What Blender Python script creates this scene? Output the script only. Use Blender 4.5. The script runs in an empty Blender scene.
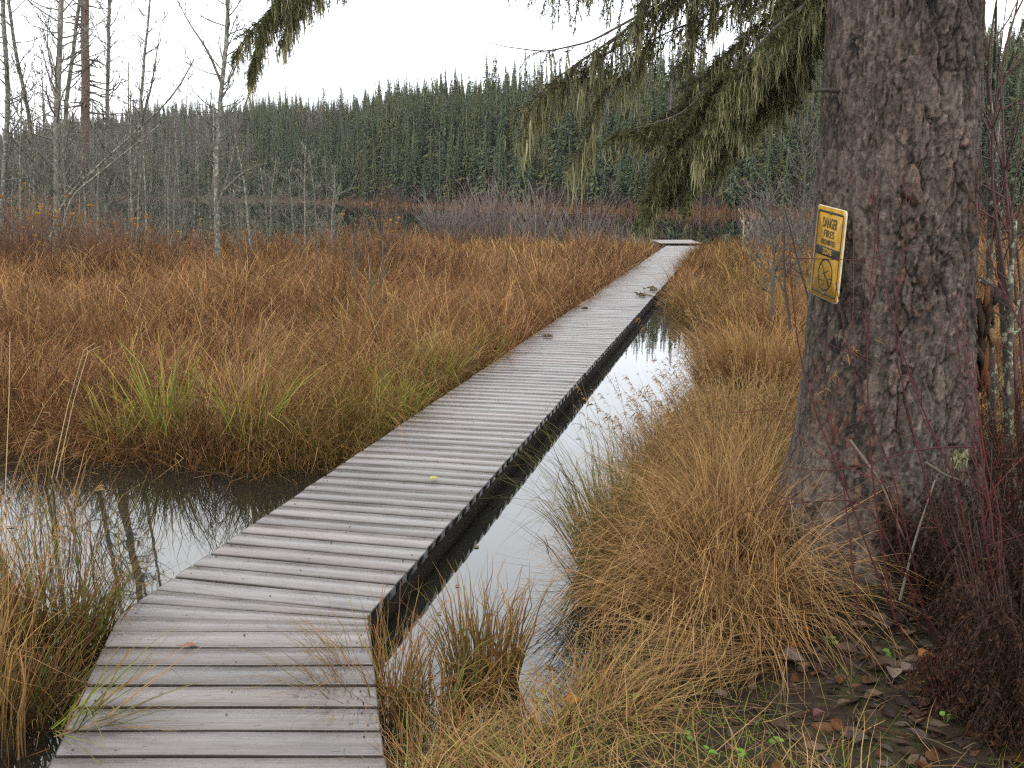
import bpy, math, random
import numpy as np
from mathutils import noise as mnoise, Vector

SC = bpy.context.scene
COL = SC.collection
R = math.radians

# ------------------------------------------------------------------ camera
FPX, HOR, CAMH = 1000.0, 190.0, 1.80
PITCH = math.atan((384 - HOR) / FPX)
cd = bpy.data.cameras.new('camera')
cam = bpy.data.objects.new('camera', cd)
COL.objects.link(cam)
cam.location = (0, 0, CAMH)
cam.rotation_euler = (math.pi / 2 - PITCH, 0, 0)
cd.sensor_width = 36.0
cd.lens = 36.0 * FPX / 1024
cd.clip_start = 0.05
cd.clip_end = 3000
SC.camera = cam

# ------------------------------------------------------------------ world, sun, exposure
SUN_EL, SUN_ROT = R(48), R(200)
w = bpy.data.worlds.new('World')
SC.world = w
w.use_nodes = True
nt = w.node_tree
for n in list(nt.nodes):
    nt.nodes.remove(n)
wo = nt.nodes.new('ShaderNodeOutputWorld')
sky = nt.nodes.new('ShaderNodeTexSky')
sky.sky_type = 'NISHITA'
sky.sun_disc = False
sky.sun_elevation = SUN_EL
sky.sun_rotation = SUN_ROT
b1 = nt.nodes.new('ShaderNodeBackground')
b1.inputs['Strength'].default_value = 0.10
nt.links.new(sky.outputs[0], b1.inputs[0])
tc = nt.nodes.new('ShaderNodeTexCoord')
cn = nt.nodes.new('ShaderNodeTexNoise')
cn.inputs['Scale'].default_value = 2.2
cn.inputs['Detail'].default_value = 4
nt.links.new(tc.outputs['Generated'], cn.inputs['Vector'])
cr = nt.nodes.new('ShaderNodeValToRGB')
cr.color_ramp.elements[0].position = 0.3
cr.color_ramp.elements[0].color = (0.86, 0.91, 0.98, 1)
cr.color_ramp.elements[1].position = 0.7
cr.color_ramp.elements[1].color = (1.0, 1.0, 1.0, 1)
nt.links.new(cn.outputs['Fac'], cr.inputs[0])
b2 = nt.nodes.new('ShaderNodeBackground')
b2.inputs['Strength'].default_value = 2.1
nt.links.new(cr.outputs[0], b2.inputs[0])
mx = nt.nodes.new('ShaderNodeMixShader')
mx.inputs[0].default_value = 0.86
nt.links.new(b1.outputs[0], mx.inputs[1])
nt.links.new(b2.outputs[0], mx.inputs[2])
nt.links.new(mx.outputs[0], wo.inputs['Surface'])

sl = bpy.data.lights.new('sun', 'SUN')
sl.energy = 1.1
sl.angle = R(25)
sl.color = (1.0, 0.95, 0.88)
so = bpy.data.objects.new('sun', sl)
COL.objects.link(so)
# light comes from behind and to the left of the viewer, through the overcast
so.rotation_euler = (R(42), 0, R(-20))

SC.view_settings.view_transform = 'Standard'
SC.view_settings.look = 'None'
SC.view_settings.exposure = 0.35
SC.view_settings.gamma = 1.0
SC.cycles.max_bounces = 6
SC.cycles.diffuse_bounces = 3
SC.cycles.glossy_bounces = 3
SC.cycles.transmission_bounces = 3
SC.cycles.use_denoising = False
SC.cycles.filter_width = 1.3
SC.cycles.use_adaptive_sampling = False

rng = np.random.default_rng(7)
random.seed(7)


# ------------------------------------------------------------------ helpers
def at(u, v, Y):
    """the point at world depth Y seen at picture position u, v"""
    t = (v - 384) / FPX
    x = (u - 512) / FPX
    dz = -math.sin(PITCH) - t * math.cos(PITCH)
    dy = math.cos(PITCH) - t * math.sin(PITCH)
    s = Y / dy
    return np.array([x * s, Y, CAMH + dz * s])


def gp(u, v, z=0.0):
    """the point at world height z seen at picture position u, v"""
    t = (v - 384) / FPX
    x = (u - 512) / FPX
    dz = -math.sin(PITCH) - t * math.cos(PITCH)
    dy = math.cos(PITCH) - t * math.sin(PITCH)
    s = (z - CAMH) / dz
    return np.array([x * s, dy * s, z])


def smooth(a, b, x):
    t = np.clip((x - a) / (b - a), 0, 1)
    return t * t * (3 - 2 * t)


def vnoise(p, scale, seed=0):
    """smooth 2D value noise, vectorised, 0..1"""
    q = np.asarray(p)[:, :2] * scale + seed * 17.31
    i = np.floor(q).astype(np.int64)
    f = q - i
    f = f * f * (3 - 2 * f)

    def h(a, b):
        n = (a * 374761393 + b * 668265263 + seed * 974711) & 0x7fffffff
        n = ((n ^ (n >> 13)) * 1274126177) & 0x7fffffff
        return ((n ^ (n >> 16)) & 0xffff) / 65535.0
    a = h(i[:, 0], i[:, 1]); b = h(i[:, 0] + 1, i[:, 1])
    c = h(i[:, 0], i[:, 1] + 1); d = h(i[:, 0] + 1, i[:, 1] + 1)
    return (a * (1 - f[:, 0]) + b * f[:, 0]) * (1 - f[:, 1]) + (c * (1 - f[:, 0]) + d * f[:, 0]) * f[:, 1]


class MB:
    """collects vertices, faces and vertex colours; link() makes one mesh object"""
    def __init__(self):
        self.v, self.q, self.t, self.c, self.a = [], [], [], [], []
        self.n = 0

    def add(self, v, quads=None, tris=None, col=(0.5, 0.5, 0.5), aux=None):
        v = np.asarray(v, float).reshape(-1, 3)
        if quads is not None and len(quads):
            self.q.append(np.asarray(quads, np.int64) + self.n)
        if tris is not None and len(tris):
            self.t.append(np.asarray(tris, np.int64) + self.n)
        c = np.asarray(col, float)
        if c.ndim == 1:
            c = np.tile(c, (len(v), 1))
        self.v.append(v)
        self.c.append(c)
        self.a.append(np.zeros((len(v), 3)) if aux is None else np.asarray(aux, float))
        self.n += len(v)

    def ribbons(self, path, width, side, col):
        """path B,K,3; width B,K; side B,3 (or B,K,3); col B,K,3"""
        B, K, _ = path.shape
        if side.ndim == 2:
            side = side[:, None, :]
        off = side * width[..., None] * 0.5
        v = np.stack([path - off, path + off], axis=2).reshape(-1, 3)
        base = (np.arange(B) * K * 2)[:, None] + (np.arange(K - 1) * 2)[None, :]
        q = np.stack([base, base + 1, base + 3, base + 2], axis=-1).reshape(-1, 4)
        c = np.repeat(col[:, :, None, :], 2, axis=2).reshape(-1, 3)
        self.add(v, quads=q, col=c)

    def tube(self, pts, rad, n=6, col=(0.3, 0.3, 0.3), cap=True):
        pts = np.asarray(pts, float)
        K = len(pts)
        rad = np.broadcast_to(np.asarray(rad, float), (K,))
        tan = np.gradient(pts, axis=0)
        tan /= np.linalg.norm(tan, axis=1, keepdims=True) + 1e-9
        ref = np.array([0.0, 0, 1]) if abs(tan[:, 2]).mean() < 0.8 else np.array([1.0, 0, 0])
        a = np.cross(tan, ref)
        a /= np.linalg.norm(a, axis=1, keepdims=True) + 1e-9
        b = np.cross(tan, a)
        th = np.arange(n) * 2 * np.pi / n
        v = pts[:, None] + rad[:, None, None] * (np.cos(th)[None, :, None] * a[:, None] + np.sin(th)[None, :, None] * b[:, None])
        i = np.arange(K - 1)[:, None] * n
        j = np.arange(n)[None]
        jn = (j + 1) % n
        q = np.stack([i + j, i + jn, i + n + jn, i + n + j], -1).reshape(-1, 4)
        tris = None
        v = v.reshape(-1, 3)
        if cap:
            v = np.vstack([v, pts[-1]])
            e = (K - 1) * n
            tris = np.stack([e + np.arange(n), e + (np.arange(n) + 1) % n, np.full(n, K * n)], -1)
        c = np.asarray(col, float)
        if c.ndim == 2:
            c = np.repeat(c, n, axis=0)
            if cap:
                c = np.vstack([c, c[-1]])
        self.add(v, quads=q, tris=tris, col=c)

    def box(self, c, s, rotz=0.0, col=(0.5, 0.5, 0.5)):
        x, y, z = np.array(s) / 2
        v = np.array([[-x, -y, -z], [x, -y, -z], [x, y, -z], [-x, y, -z], [-x, -y, z], [x, -y, z], [x, y, z], [-x, y, z]])
        cr, sr = math.cos(rotz), math.sin(rotz)
        v = np.stack([v[:, 0] * cr - v[:, 1] * sr, v[:, 0] * sr + v[:, 1] * cr, v[:, 2]], 1) + np.asarray(c)
        self.add(v, quads=[[0, 3, 2, 1], [4, 5, 6, 7], [0, 1, 5, 4], [1, 2, 6, 5], [2, 3, 7, 6], [3, 0, 4, 7]], col=col)

    def mesh(self, name, mat, smooth_shade=False):
        v = np.concatenate(self.v)
        me = bpy.data.meshes.new(name)
        q = np.concatenate(self.q) if self.q else np.zeros((0, 4), np.int64)
        t = np.concatenate(self.t) if self.t else np.zeros((0, 3), np.int64)
        me.vertices.add(len(v))
        me.vertices.foreach_set('co', v.astype(np.float32).ravel())
        nl = q.size + t.size
        me.loops.add(nl)
        me.loops.foreach_set('vertex_index', np.concatenate([q.ravel(), t.ravel()]).astype(np.int32))
        me.polygons.add(len(q) + len(t))
        st = np.concatenate([np.arange(len(q)) * 4, q.size + np.arange(len(t)) * 3]).astype(np.int32)
        me.polygons.foreach_set('loop_start', st)
        if smooth_shade:
            me.polygons.foreach_set('use_smooth', np.ones(len(q) + len(t), bool))
        me.update(calc_edges=True)
        me.validate()
        ca = me.color_attributes.new('Col', 'FLOAT_COLOR', 'POINT')
        c = np.concatenate(self.c)
        ca.data.foreach_set('color', np.hstack([c, np.ones((len(c), 1))]).astype(np.float32).ravel())
        aa = np.concatenate(self.a)
        if np.any(aa):
            at_ = me.attributes.new('aux', 'FLOAT_VECTOR', 'POINT')
            at_.data.foreach_set('vector', aa.astype(np.float32).ravel())
        me.materials.append(mat)
        return me

    def link(self, name, mat, parent=None, smooth_shade=False, loc=None):
        if loc is not None:
            self.v = [x - np.asarray(loc) for x in self.v]
        o = bpy.data.objects.new(name, self.mesh(name, mat, smooth_shade))
        COL.objects.link(o)
        if parent is not None:
            o.parent = parent
        if loc is not None:
            o.location = loc
        return o


def tag(o, label=None, cat=None, group=None, kind=None):
    for k, val in (('label', label), ('category', cat), ('group', group), ('kind', kind)):
        if val:
            o[k] = val
    return o


def empty(name, loc, label=None, cat=None, group=None):
    o = bpy.data.objects.new(name, None)
    o.empty_display_size = 0.2
    COL.objects.link(o)
    o.location = tuple(float(x) for x in loc)
    return tag(o, label, cat, group)


def copy_tree(root, loc, rz=0.0, sc=1.0, label=None, group=None):
    r = root.copy()
    COL.objects.link(r)
    r.location = tuple(float(x) for x in loc)
    r.rotation_euler = (0, 0, rz)
    r.scale = (sc, sc, sc)
    for ch in root.children:
        c = ch.copy()
        COL.objects.link(c)
        c.parent = r
    if label:
        r['label'] = label
    if group:
        r['group'] = group
    return r


# ------------------------------------------------------------------ materials
def new_mat(name):
    m = bpy.data.materials.new(name)
    m.use_nodes = True
    t = m.node_tree
    for n in list(t.nodes):
        t.nodes.remove(n)
    out = t.nodes.new('ShaderNodeOutputMaterial')
    return m, t, out


def N(t, kind, **kw):
    n = t.nodes.new(kind)
    for k, v in kw.items():
        if k.startswith('i_'):
            n.inputs[k[2:].replace('_', ' ')].default_value = v
        else:
            setattr(n, k, v)
    return n


def leafy(name, rough=0.75, trans=0.25, var=0.25, vscale=60.0, spec=0.2):
    """vertex-coloured thin plant material: principled + some translucency"""
    m, t, out = new_mat(name)
    ca = N(t, 'ShaderNodeVertexColor', layer_name='Col')
    nz = N(t, 'ShaderNodeTexNoise', i_Scale=vscale, i_Detail=2.0)
    geo = N(t, 'ShaderNodeNewGeometry')
    t.links.new(geo.outputs['Position'], nz.inputs['Vector'])
    mr = N(t, 'ShaderNodeMapRange', i_To_Min=1 - var, i_To_Max=1 + var)
    t.links.new(nz.outputs['Fac'], mr.inputs['Value'])
    mul = N(t, 'ShaderNodeVectorMath', operation='SCALE')
    t.links.new(ca.outputs['Color'], mul.inputs[0])
    t.links.new(mr.outputs[0], mul.inputs['Scale'])
    pb = N(t, 'ShaderNodeBsdfPrincipled', i_Roughness=rough)
    pb.inputs['Specular IOR Level'].default_value = spec
    t.links.new(mul.outputs[0], pb.inputs['Base Color'])
    if trans > 0:
        tb = N(t, 'ShaderNodeBsdfTranslucent')
        t.links.new(mul.outputs[0], tb.inputs['Color'])
        ms = N(t, 'ShaderNodeMixShader')
        ms.inputs[0].default_value = trans
        t.links.new(pb.outputs[0], ms.inputs[1])
        t.links.new(tb.outputs[0], ms.inputs[2])
        t.links.new(ms.outputs[0], out.inputs['Surface'])
    else:
        t.links.new(pb.outputs[0], out.inputs['Surface'])
    return m


def barky(name, lichen=0.0, lichen_col=(0.42, 0.44, 0.33), lscale=9.0, bump=0.4, bscale=40.0, rough=0.85):
    """vertex-coloured bark with pale lichen blotches"""
    m, t, out = new_mat(name)
    ca = N(t, 'ShaderNodeVertexColor', layer_name='Col')
    geo = N(t, 'ShaderNodeNewGeometry')
    nz = N(t, 'ShaderNodeTexNoise', i_Scale=bscale, i_Detail=5.0, i_Roughness=0.65)
    t.links.new(geo.outputs['Position'], nz.inputs['Vector'])
    mr = N(t, 'ShaderNodeMapRange', i_From_Min=0.3, i_From_Max=0.7, i_To_Min=0.62, i_To_Max=1.4)
    t.links.new(nz.outputs['Fac'], mr.inputs['Value'])
    mul = N(t, 'ShaderNodeVectorMath', operation='SCALE')
    t.links.new(ca.outputs['Color'], mul.inputs[0])
    t.links.new(mr.outputs[0], mul.inputs['Scale'])
    colout = mul.outputs[0]
    if lichen > 0:
        n2 = N(t, 'ShaderNodeTexNoise', i_Scale=lscale, i_Detail=4.0, i_Roughness=0.7)
        t.links.new(geo.outputs['Position'], n2.inputs['Vector'])
        m2 = N(t, 'ShaderNodeMapRange', i_From_Min=0.60 - 0.2 * lichen, i_From_Max=0.66 - 0.2 * lichen)
        t.links.new(n2.outputs['Fac'], m2.inputs['Value'])
        mc = N(t, 'ShaderNodeMixRGB')
        t.links.new(m2.outputs[0], mc.inputs['Fac'])
        t.links.new(colout, mc.inputs['Color1'])
        mc.inputs['Color2'].default_value = (*lichen_col, 1)
        colout = mc.outputs[0]
    pb = N(t, 'ShaderNodeBsdfPrincipled', i_Roughness=rough)
    pb.inputs['Specular IOR Level'].default_value = 0.25
    t.links.new(colout, pb.inputs['Base Color'])
    bp = N(t, 'ShaderNodeBump', i_Strength=bump, i_Distance=0.01)
    t.links.new(nz.outputs['Fac'], bp.inputs['Height'])
    t.links.new(bp.outputs[0], pb.inputs['Normal'])
    t.links.new(pb.outputs[0], out.inputs['Surface'])
    return m


def plain(name, col, rough=0.6, spec=0.3, metallic=0.0, bump=0.0):
    m, t, out = new_mat(name)
    pb = N(t, 'ShaderNodeBsdfPrincipled', i_Roughness=rough, i_Metallic=metallic)
    pb.inputs['Base Color'].default_value = (*col, 1)
    pb.inputs['Specular IOR Level'].default_value = spec
    nz = N(t, 'ShaderNodeTexNoise', i_Scale=35.0, i_Detail=4.0)
    geo = N(t, 'ShaderNodeNewGeometry')
    t.links.new(geo.outputs['Position'], nz.inputs['Vector'])
    mr = N(t, 'ShaderNodeMapRange', i_From_Min=0.3, i_From_Max=0.7, i_To_Min=0.8, i_To_Max=1.15)
    t.links.new(nz.outputs['Fac'], mr.inputs['Value'])
    mul = N(t, 'ShaderNodeVectorMath', operation='SCALE')
    mul.inputs[0].default_value = col
    t.links.new(mr.outputs[0], mul.inputs['Scale'])
    t.links.new(mul.outputs[0], pb.inputs['Base Color'])
    if bump:
        nb_ = N(t, 'ShaderNodeTexNoise', i_Scale=14.0, i_Detail=6.0)
        mp = N(t, 'ShaderNodeMapping')
        mp.inputs['Scale'].default_value = (1, 0.15, 6)
        t.links.new(geo.outputs['Position'], mp.inputs['Vector'])
        t.links.new(mp.outputs[0], nb_.inputs['Vector'])
        bp = N(t, 'ShaderNodeBump', i_Strength=bump, i_Distance=0.02)
        t.links.new(nb_.outputs['Fac'], bp.inputs['Height'])
        t.links.new(bp.outputs[0], pb.inputs['Normal'])
    t.links.new(pb.outputs[0], out.inputs['Surface'])
    return m


M_GRASS = leafy('dry_grass', 0.7, 0.15, 0.2, 25.0, 0.06)
M_LEAF = leafy('leaf', 0.6, 0.25, 0.35, 120.0, 0.12)
M_NEEDLE = leafy('needles', 0.6, 0.15, 0.25, 30.0, 0.08)
M_LICHEN = leafy('beard_lichen', 0.9, 0.35, 0.25, 20.0, 0.05)
M_FOREST = leafy('forest_foliage', 0.8, 0.1, 0.3, 1.5, 0.1)
M_BARE = barky('lichened_bark', 0.43, bscale=60, lscale=13, lichen_col=(0.25, 0.255, 0.19))
M_TWIG = barky('twig_bark', 0.22, bscale=50, lscale=14, lichen_col=(0.21, 0.21, 0.15))
M_CONIFER = barky('conifer_bark', 0.1, bscale=25, lscale=8, lichen_col=(0.3, 0.29, 0.25))
M_SPRUCETWIG = barky('spruce_twig_bark', 0.12, bscale=50, lscale=14, lichen_col=(0.16, 0.155, 0.09))
M_SPRUCE = barky('spruce_bark', 0.0, bscale=70, bump=0.9)
M_RED = barky('red_stem', 0.0, bscale=80, bump=0.2, rough=0.7)
M_GREYSTEM = barky('grey_stem', 0.28, bscale=70, lscale=22, lichen_col=(0.27, 0.29, 0.2))


def make_water():
    m, t, out = new_mat('water')
    pb = N(t, 'ShaderNodeBsdfPrincipled', i_Roughness=0.015, i_IOR=1.95)
    pb.inputs['Base Color'].default_value = (0.012, 0.012, 0.009, 1)
    geo = N(t, 'ShaderNodeNewGeometry')
    nz = N(t, 'ShaderNodeTexNoise', i_Scale=2.2, i_Detail=2.0)
    t.links.new(geo.outputs['Position'], nz.inputs['Vector'])
    bp = N(t, 'ShaderNodeBump', i_Strength=0.035, i_Distance=0.02)
    t.links.new(nz.outputs['Fac'], bp.inputs['Height'])
    t.links.new(bp.outputs[0], pb.inputs['Normal'])
    t.links.new(pb.outputs[0], out.inputs['Surface'])
    return m


def make_ground():
    m, t, out = new_mat('marsh_soil')
    geo = N(t, 'ShaderNodeNewGeometry')
    n1 = N(t, 'ShaderNodeTexNoise', i_Scale=2.5, i_Detail=8.0, i_Roughness=0.7)
    n2 = N(t, 'ShaderNodeTexNoise', i_Scale=38.0, i_Detail=6.0, i_Roughness=0.75)
    t.links.new(geo.outputs['Position'], n1.inputs['Vector'])
    t.links.new(geo.outputs['Position'], n2.inputs['Vector'])
    c1 = N(t, 'ShaderNodeValToRGB')
    e = c1.color_ramp.elements
    e[0].position, e[0].color = 0.36, (0.018, 0.012, 0.007, 1)
    e[1].position, e[1].color = 0.66, (0.040, 0.046, 0.012, 1)
    x = c1.color_ramp.elements.new(0.5)
    x.color = (0.036, 0.023, 0.013, 1)
    t.links.new(n1.outputs['Fac'], c1.inputs[0])
    mr = N(t, 'ShaderNodeMapRange', i_From_Min=0.3, i_From_Max=0.7, i_To_Min=0.4, i_To_Max=1.7)
    t.links.new(n2.outputs['Fac'], mr.inputs['Value'])
    mul = N(t, 'ShaderNodeVectorMath', operation='SCALE')
    t.links.new(c1.outputs[0], mul.inputs[0])
    t.links.new(mr.outputs[0], mul.inputs['Scale'])
    pb = N(t, 'ShaderNodeBsdfPrincipled', i_Roughness=0.9)
    pb.inputs['Specular IOR Level'].default_value = 0.2
    t.links.new(mul.outputs[0], pb.inputs['Base Color'])
    bp = N(t, 'ShaderNodeBump', i_Strength=0.8, i_Distance=0.03)
    t.links.new(n2.outputs['Fac'], bp.inputs['Height'])
    t.links.new(bp.outputs[0], pb.inputs['Normal'])
    t.links.new(pb.outputs[0], out.inputs['Surface'])
    return m


def make_plank(name, bright=1.0):
    """weathered wet board: aux = (metres along the board, metres across, seed)"""
    m, t, out = new_mat(name)
    ax = N(t, 'ShaderNodeAttribute', attribute_name='aux')
    ca = N(t, 'ShaderNodeVertexColor', layer_name='Col')
    sep = N(t, 'ShaderNodeSeparateXYZ')
    t.links.new(ax.outputs['Vector'], sep.inputs[0])

    def stretched(sx, sy, sz):
        cb = N(t, 'ShaderNodeCombineXYZ')
        for k, s in zip('XYZ', (sx, sy, sz)):
            mm = N(t, 'ShaderNodeMath', operation='MULTIPLY')
            mm.inputs[1].default_value = s
            t.links.new(sep.outputs[k], mm.inputs[0])
            t.links.new(mm.outputs[0], cb.inputs[k])
        return cb.outputs[0]
    grain = N(t, 'ShaderNodeTexNoise', i_Scale=1.0, i_Detail=6.0, i_Roughness=0.7)
    t.links.new(stretched(4, 130, 37), grain.inputs['Vector'])
    blot = N(t, 'ShaderNodeTexNoise', i_Scale=1.0, i_Detail=4.0, i_Roughness=0.6)
    t.links.new(stretched(3, 9, 53), blot.inputs['Vector'])
    speck = N(t, 'ShaderNodeTexNoise', i_Scale=1.0, i_Detail=3.0, i_Roughness=0.7)
    t.links.new(stretched(24, 70, 91), speck.inputs['Vector'])
    cr_ = N(t, 'ShaderNodeValToRGB')
    e = cr_.color_ramp.elements
    e[0].position, e[0].color = 0.25, tuple(bright * q for q in (0.084, 0.072, 0.066)) + (1,)
    e[1].position, e[1].color = 0.75, tuple(bright * q for q in (0.205, 0.188, 0.180)) + (1,)
    t.links.new(grain.outputs['Fac'], cr_.inputs[0])
    mr = N(t, 'ShaderNodeMapRange', i_From_Min=0.3, i_From_Max=0.7, i_To_Min=0.74, i_To_Max=1.16)
    t.links.new(blot.outputs['Fac'], mr.inputs['Value'])
    mul = N(t, 'ShaderNodeVectorMath', operation='SCALE')
    t.links.new(cr_.outputs[0], mul.inputs[0])
    t.links.new(mr.outputs[0], mul.inputs['Scale'])
    mul2 = N(t, 'ShaderNodeVectorMath', operation='MULTIPLY')
    t.links.new(mul.outputs[0], mul2.inputs[0])
    t.links.new(ca.outputs['Color'], mul2.inputs[1])
    ms = N(t, 'ShaderNodeMapRange', i_From_Min=0.62, i_From_Max=0.68, i_To_Min=0.0, i_To_Max=0.85)
    t.links.new(speck.outputs['Fac'], ms.inputs['Value'])
    mc = N(t, 'ShaderNodeMixRGB')
    t.links.new(ms.outputs[0], mc.inputs['Fac'])
    t.links.new(mul2.outputs[0], mc.inputs['Color1'])
    mc.inputs['Color2'].default_value = (0.03, 0.027, 0.026, 1)
    pb = N(t, 'ShaderNodeBsdfPrincipled')
    t.links.new(mc.outputs[0], pb.inputs['Base Color'])
    rr = N(t, 'ShaderNodeMapRange', i_From_Min=0.3, i_From_Max=0.7, i_To_Min=0.17, i_To_Max=0.36)
    t.links.new(blot.outputs['Fac'], rr.inputs['Value'])
    t.links.new(rr.outputs[0], pb.inputs['Roughness'])
    pb.inputs['Specular IOR Level'].default_value = 0.5
    bp = N(t, 'ShaderNodeBump', i_Strength=0.35, i_Distance=0.003)
    t.links.new(grain.outputs['Fac'], bp.inputs['Height'])
    t.links.new(bp.outputs[0], pb.inputs['Normal'])
    t.links.new(pb.outputs[0], out.inputs['Surface'])
    return m


M_WATER = make_water()
M_GROUND = make_ground()
M_PLANK = make_plank('weathered_planks')
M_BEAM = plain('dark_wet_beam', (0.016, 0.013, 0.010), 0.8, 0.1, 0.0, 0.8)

# ------------------------------------------------------------------ terrain
MEADOW_L = np.array([(-60, 8.2), (-14, 7.7), (-6, 7.4), (-3.8, 7.1), (-3.06, 6.7), (-2.44, 6.5), (-1.64, 6.27), (-1.25, 6.40), (-1.12, 6.95), (-0.78, 8.0),
                     (-0.22, 9.9), (0.55, 12.8), (1.62, 16.3), (4.2, 27), (4.7, 29.6), (3, 31), (-5, 33), (-12, 30), (-30, 29), (-60, 27)], float)
BANK_R = np.array([(-0.52, -6), (-0.46, 1.5), (-0.42, 2.72), (-0.30, 2.98), (0.05, 3.12), (0.25, 3.5), (0.34, 4.0), (0.44, 4.7), (0.72, 6.1), (1.10, 7.1), (1.88, 9.4),
                   (2.38, 11.7), (2.5, 14.3), (2.7, 17.2), (4.9, 27), (6.0, 30.6), (12, 33), (20, 34), (60, 33), (60, -6)], float)
BANK_L = np.array([(-1.50, -6), (-1.52, 2.7), (-1.66, 3.5), (-1.95, 3.95), (-2.4, 4.25), (-3.2, 4.5), (-6, 4.9), (-60, 5.2), (-60, -6)], float)


def sdist(p, poly):
    """signed distance to a polygon, positive inside"""
    p = np.asarray(p, float)[:, :2]
    d = np.full(len(p), 1e9)
    ins = np.zeros(len(p), bool)
    n = len(poly)
    for i in range(n):
        a, b = poly[i], poly[(i + 1) % n]
        ab = b - a
        tt = np.clip(((p - a) @ ab) / (ab @ ab), 0, 1)
        q = p - a - tt[:, None] * ab
        d = np.minimum(d, np.hypot(q[:, 0], q[:, 1]))
        cond = (a[1] > p[:, 1]) != (b[1] > p[:, 1])
        with np.errstate(divide='ignore', invalid='ignore'):
            xi = a[0] + (p[:, 1] - a[1]) / (b[1] - a[1]) * ab[0]
        ins ^= cond & (p[:, 0] < xi)
    return np.where(ins, d, -d)


SH_U = np.array([-60, -0.7, -0.47, -0.30, -0.20, -0.11, 0.0, 0.18, 0.28, 0.5, 0.9, 60])
SH_D = np.array([300, 290, 235, 205, 160, 118, 98, 80, 76, 72, 70, 70])
HL_U = np.array([-60, -0.52, -0.44, -0.35, -0.22, -0.1, 0.0, 0.15, 0.3, 0.5, 60])
HL_H = np.array([11, 12, 20, 29, 26, 16.5, 15.5, 14.5, 19.0, 18.0, 17])


def shore(x, y):
    return np.interp(x / np.maximum(y, 1.0), SH_U, SH_D)


TRUNK = np.array([1.555, 4.12])


def height(p):
    p = np.asarray(p, float)
    x, y = p[:, 0], p[:, 1]
    z = np.full(len(p), -0.7)
    sl_ = sdist(p, MEADOW_L)
    z = np.maximum(z, -0.7 + 0.74 * smooth(-0.35, 0.12, sl_) + 0.05 * smooth(1, 5, sl_) + 0.25 * smooth(-9, -16, x) * smooth(3, 8, sl_))
    sr = sdist(p, BANK_R)
    near = smooth(9, 3.2, y)
    z = np.maximum(z, -0.7 + 0.75 * smooth(-0.3, 0.12, sr) + near * (0.08 * smooth(0.05, 0.6, sr) + 0.10 * smooth(0.5, 1.4, sr))
                   + 0.10 * np.exp(-(((x - TRUNK[0]) ** 2 + (y - TRUNK[1]) ** 2) / 0.5)))
    sb = sdist(p, BANK_L)
    z = np.maximum(z, -0.7 + 0.76 * smooth(-0.3, 0.12, sb) + 0.06 * smooth(0.1, 0.8, sb))
    r = np.hypot(x, y)
    d = r - np.where(y > 1, shore(x, y), 1e6)
    u = x / np.maximum(y, 1.0)
    cap = np.interp(u, HL_U, HL_H) * (0.75 + 0.55 * vnoise(p, 0.022, 3))
    hill = -0.7 + 0.9 * smooth(-4, 2, d)
    rise = 0.32 * np.maximum(d - 3, 0)
    hill = hill + cap * (1 - np.exp(-rise / np.maximum(cap, 1)))
    z = np.maximum(z, np.where(y > 20, hill, -0.7))
    z = z + 0.02 * (vnoise(p, 3.0, 1) - 0.5) * (z > -0.1)
    return z


def hz(x, y):
    return float(height(np.array([[x, y, 0]]))[0])


def axis_vals(lo, a, b, hi, step, g):
    mid = list(np.arange(a, b + 1e-6, step))
    s, v = step, b
    up = []
    while v < hi:
        s = min(s * g, 12.0 if abs(v) < 420 else 60.0)
        v += s
        up.append(v)
    s, v = step, a
    dn = []
    while v > lo:
        s = min(s * g, 12.0 if abs(v) < 420 else 60.0)
        v -= s
        dn.append(v)
    return np.array(dn[::-1] + mid + up)


gx = axis_vals(-1200, -4, 5, 1200, 0.08, 1.07)
gy = axis_vals(-60, 1.5, 13, 1400, 0.08, 1.05)
GX, GY = np.meshgrid(gx, gy)
P = np.stack([GX.ravel(), GY.ravel(), np.zeros(GX.size)], 1)
P[:, 2] = height(P)
i = np.arange(len(gy) - 1)[:, None] * len(gx) + np.arange(len(gx) - 1)[None]
i = i.ravel()
mb = MB()
mb.add(P, quads=np.stack([i, i + 1, i + 1 + len(gx), i + len(gx)], 1))
tag(mb.link('ground', M_GROUND, smooth_shade=True), kind='structure')

mb = MB()
mb.add([(-900, -60, 0), (900, -60, 0), (900, 420, 0), (-900, 420, 0)], quads=[[0, 1, 2, 3]])
tag(mb.link('water', M_WATER), kind='structure')

# ------------------------------------------------------------------ boardwalk
DECK_Z = 0.15
LC = gp(124, 609, DECK_Z)[:2]
RC = gp(366, 620, DECK_Z)[:2]
a1, a2 = R(-10.8), R(13.1)
D1 = np.array([math.sin(a1), math.cos(a1)])
D2 = np.array([math.sin(a2), math.cos(a2)])
R1 = np.array([D1[1], -D1[0]])
R2 = np.array([D2[1], -D2[0]])
MIT = (R1 + R2) / np.linalg.norm(R1 + R2)
W = 0.965
CEN = (LC + RC) / 2
half = W / 2 / (MIT @ R1)
LC, RC = CEN - MIT * half, CEN + MIT * half
OFF1 = abs((LC - RC) @ D1) / 2


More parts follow.
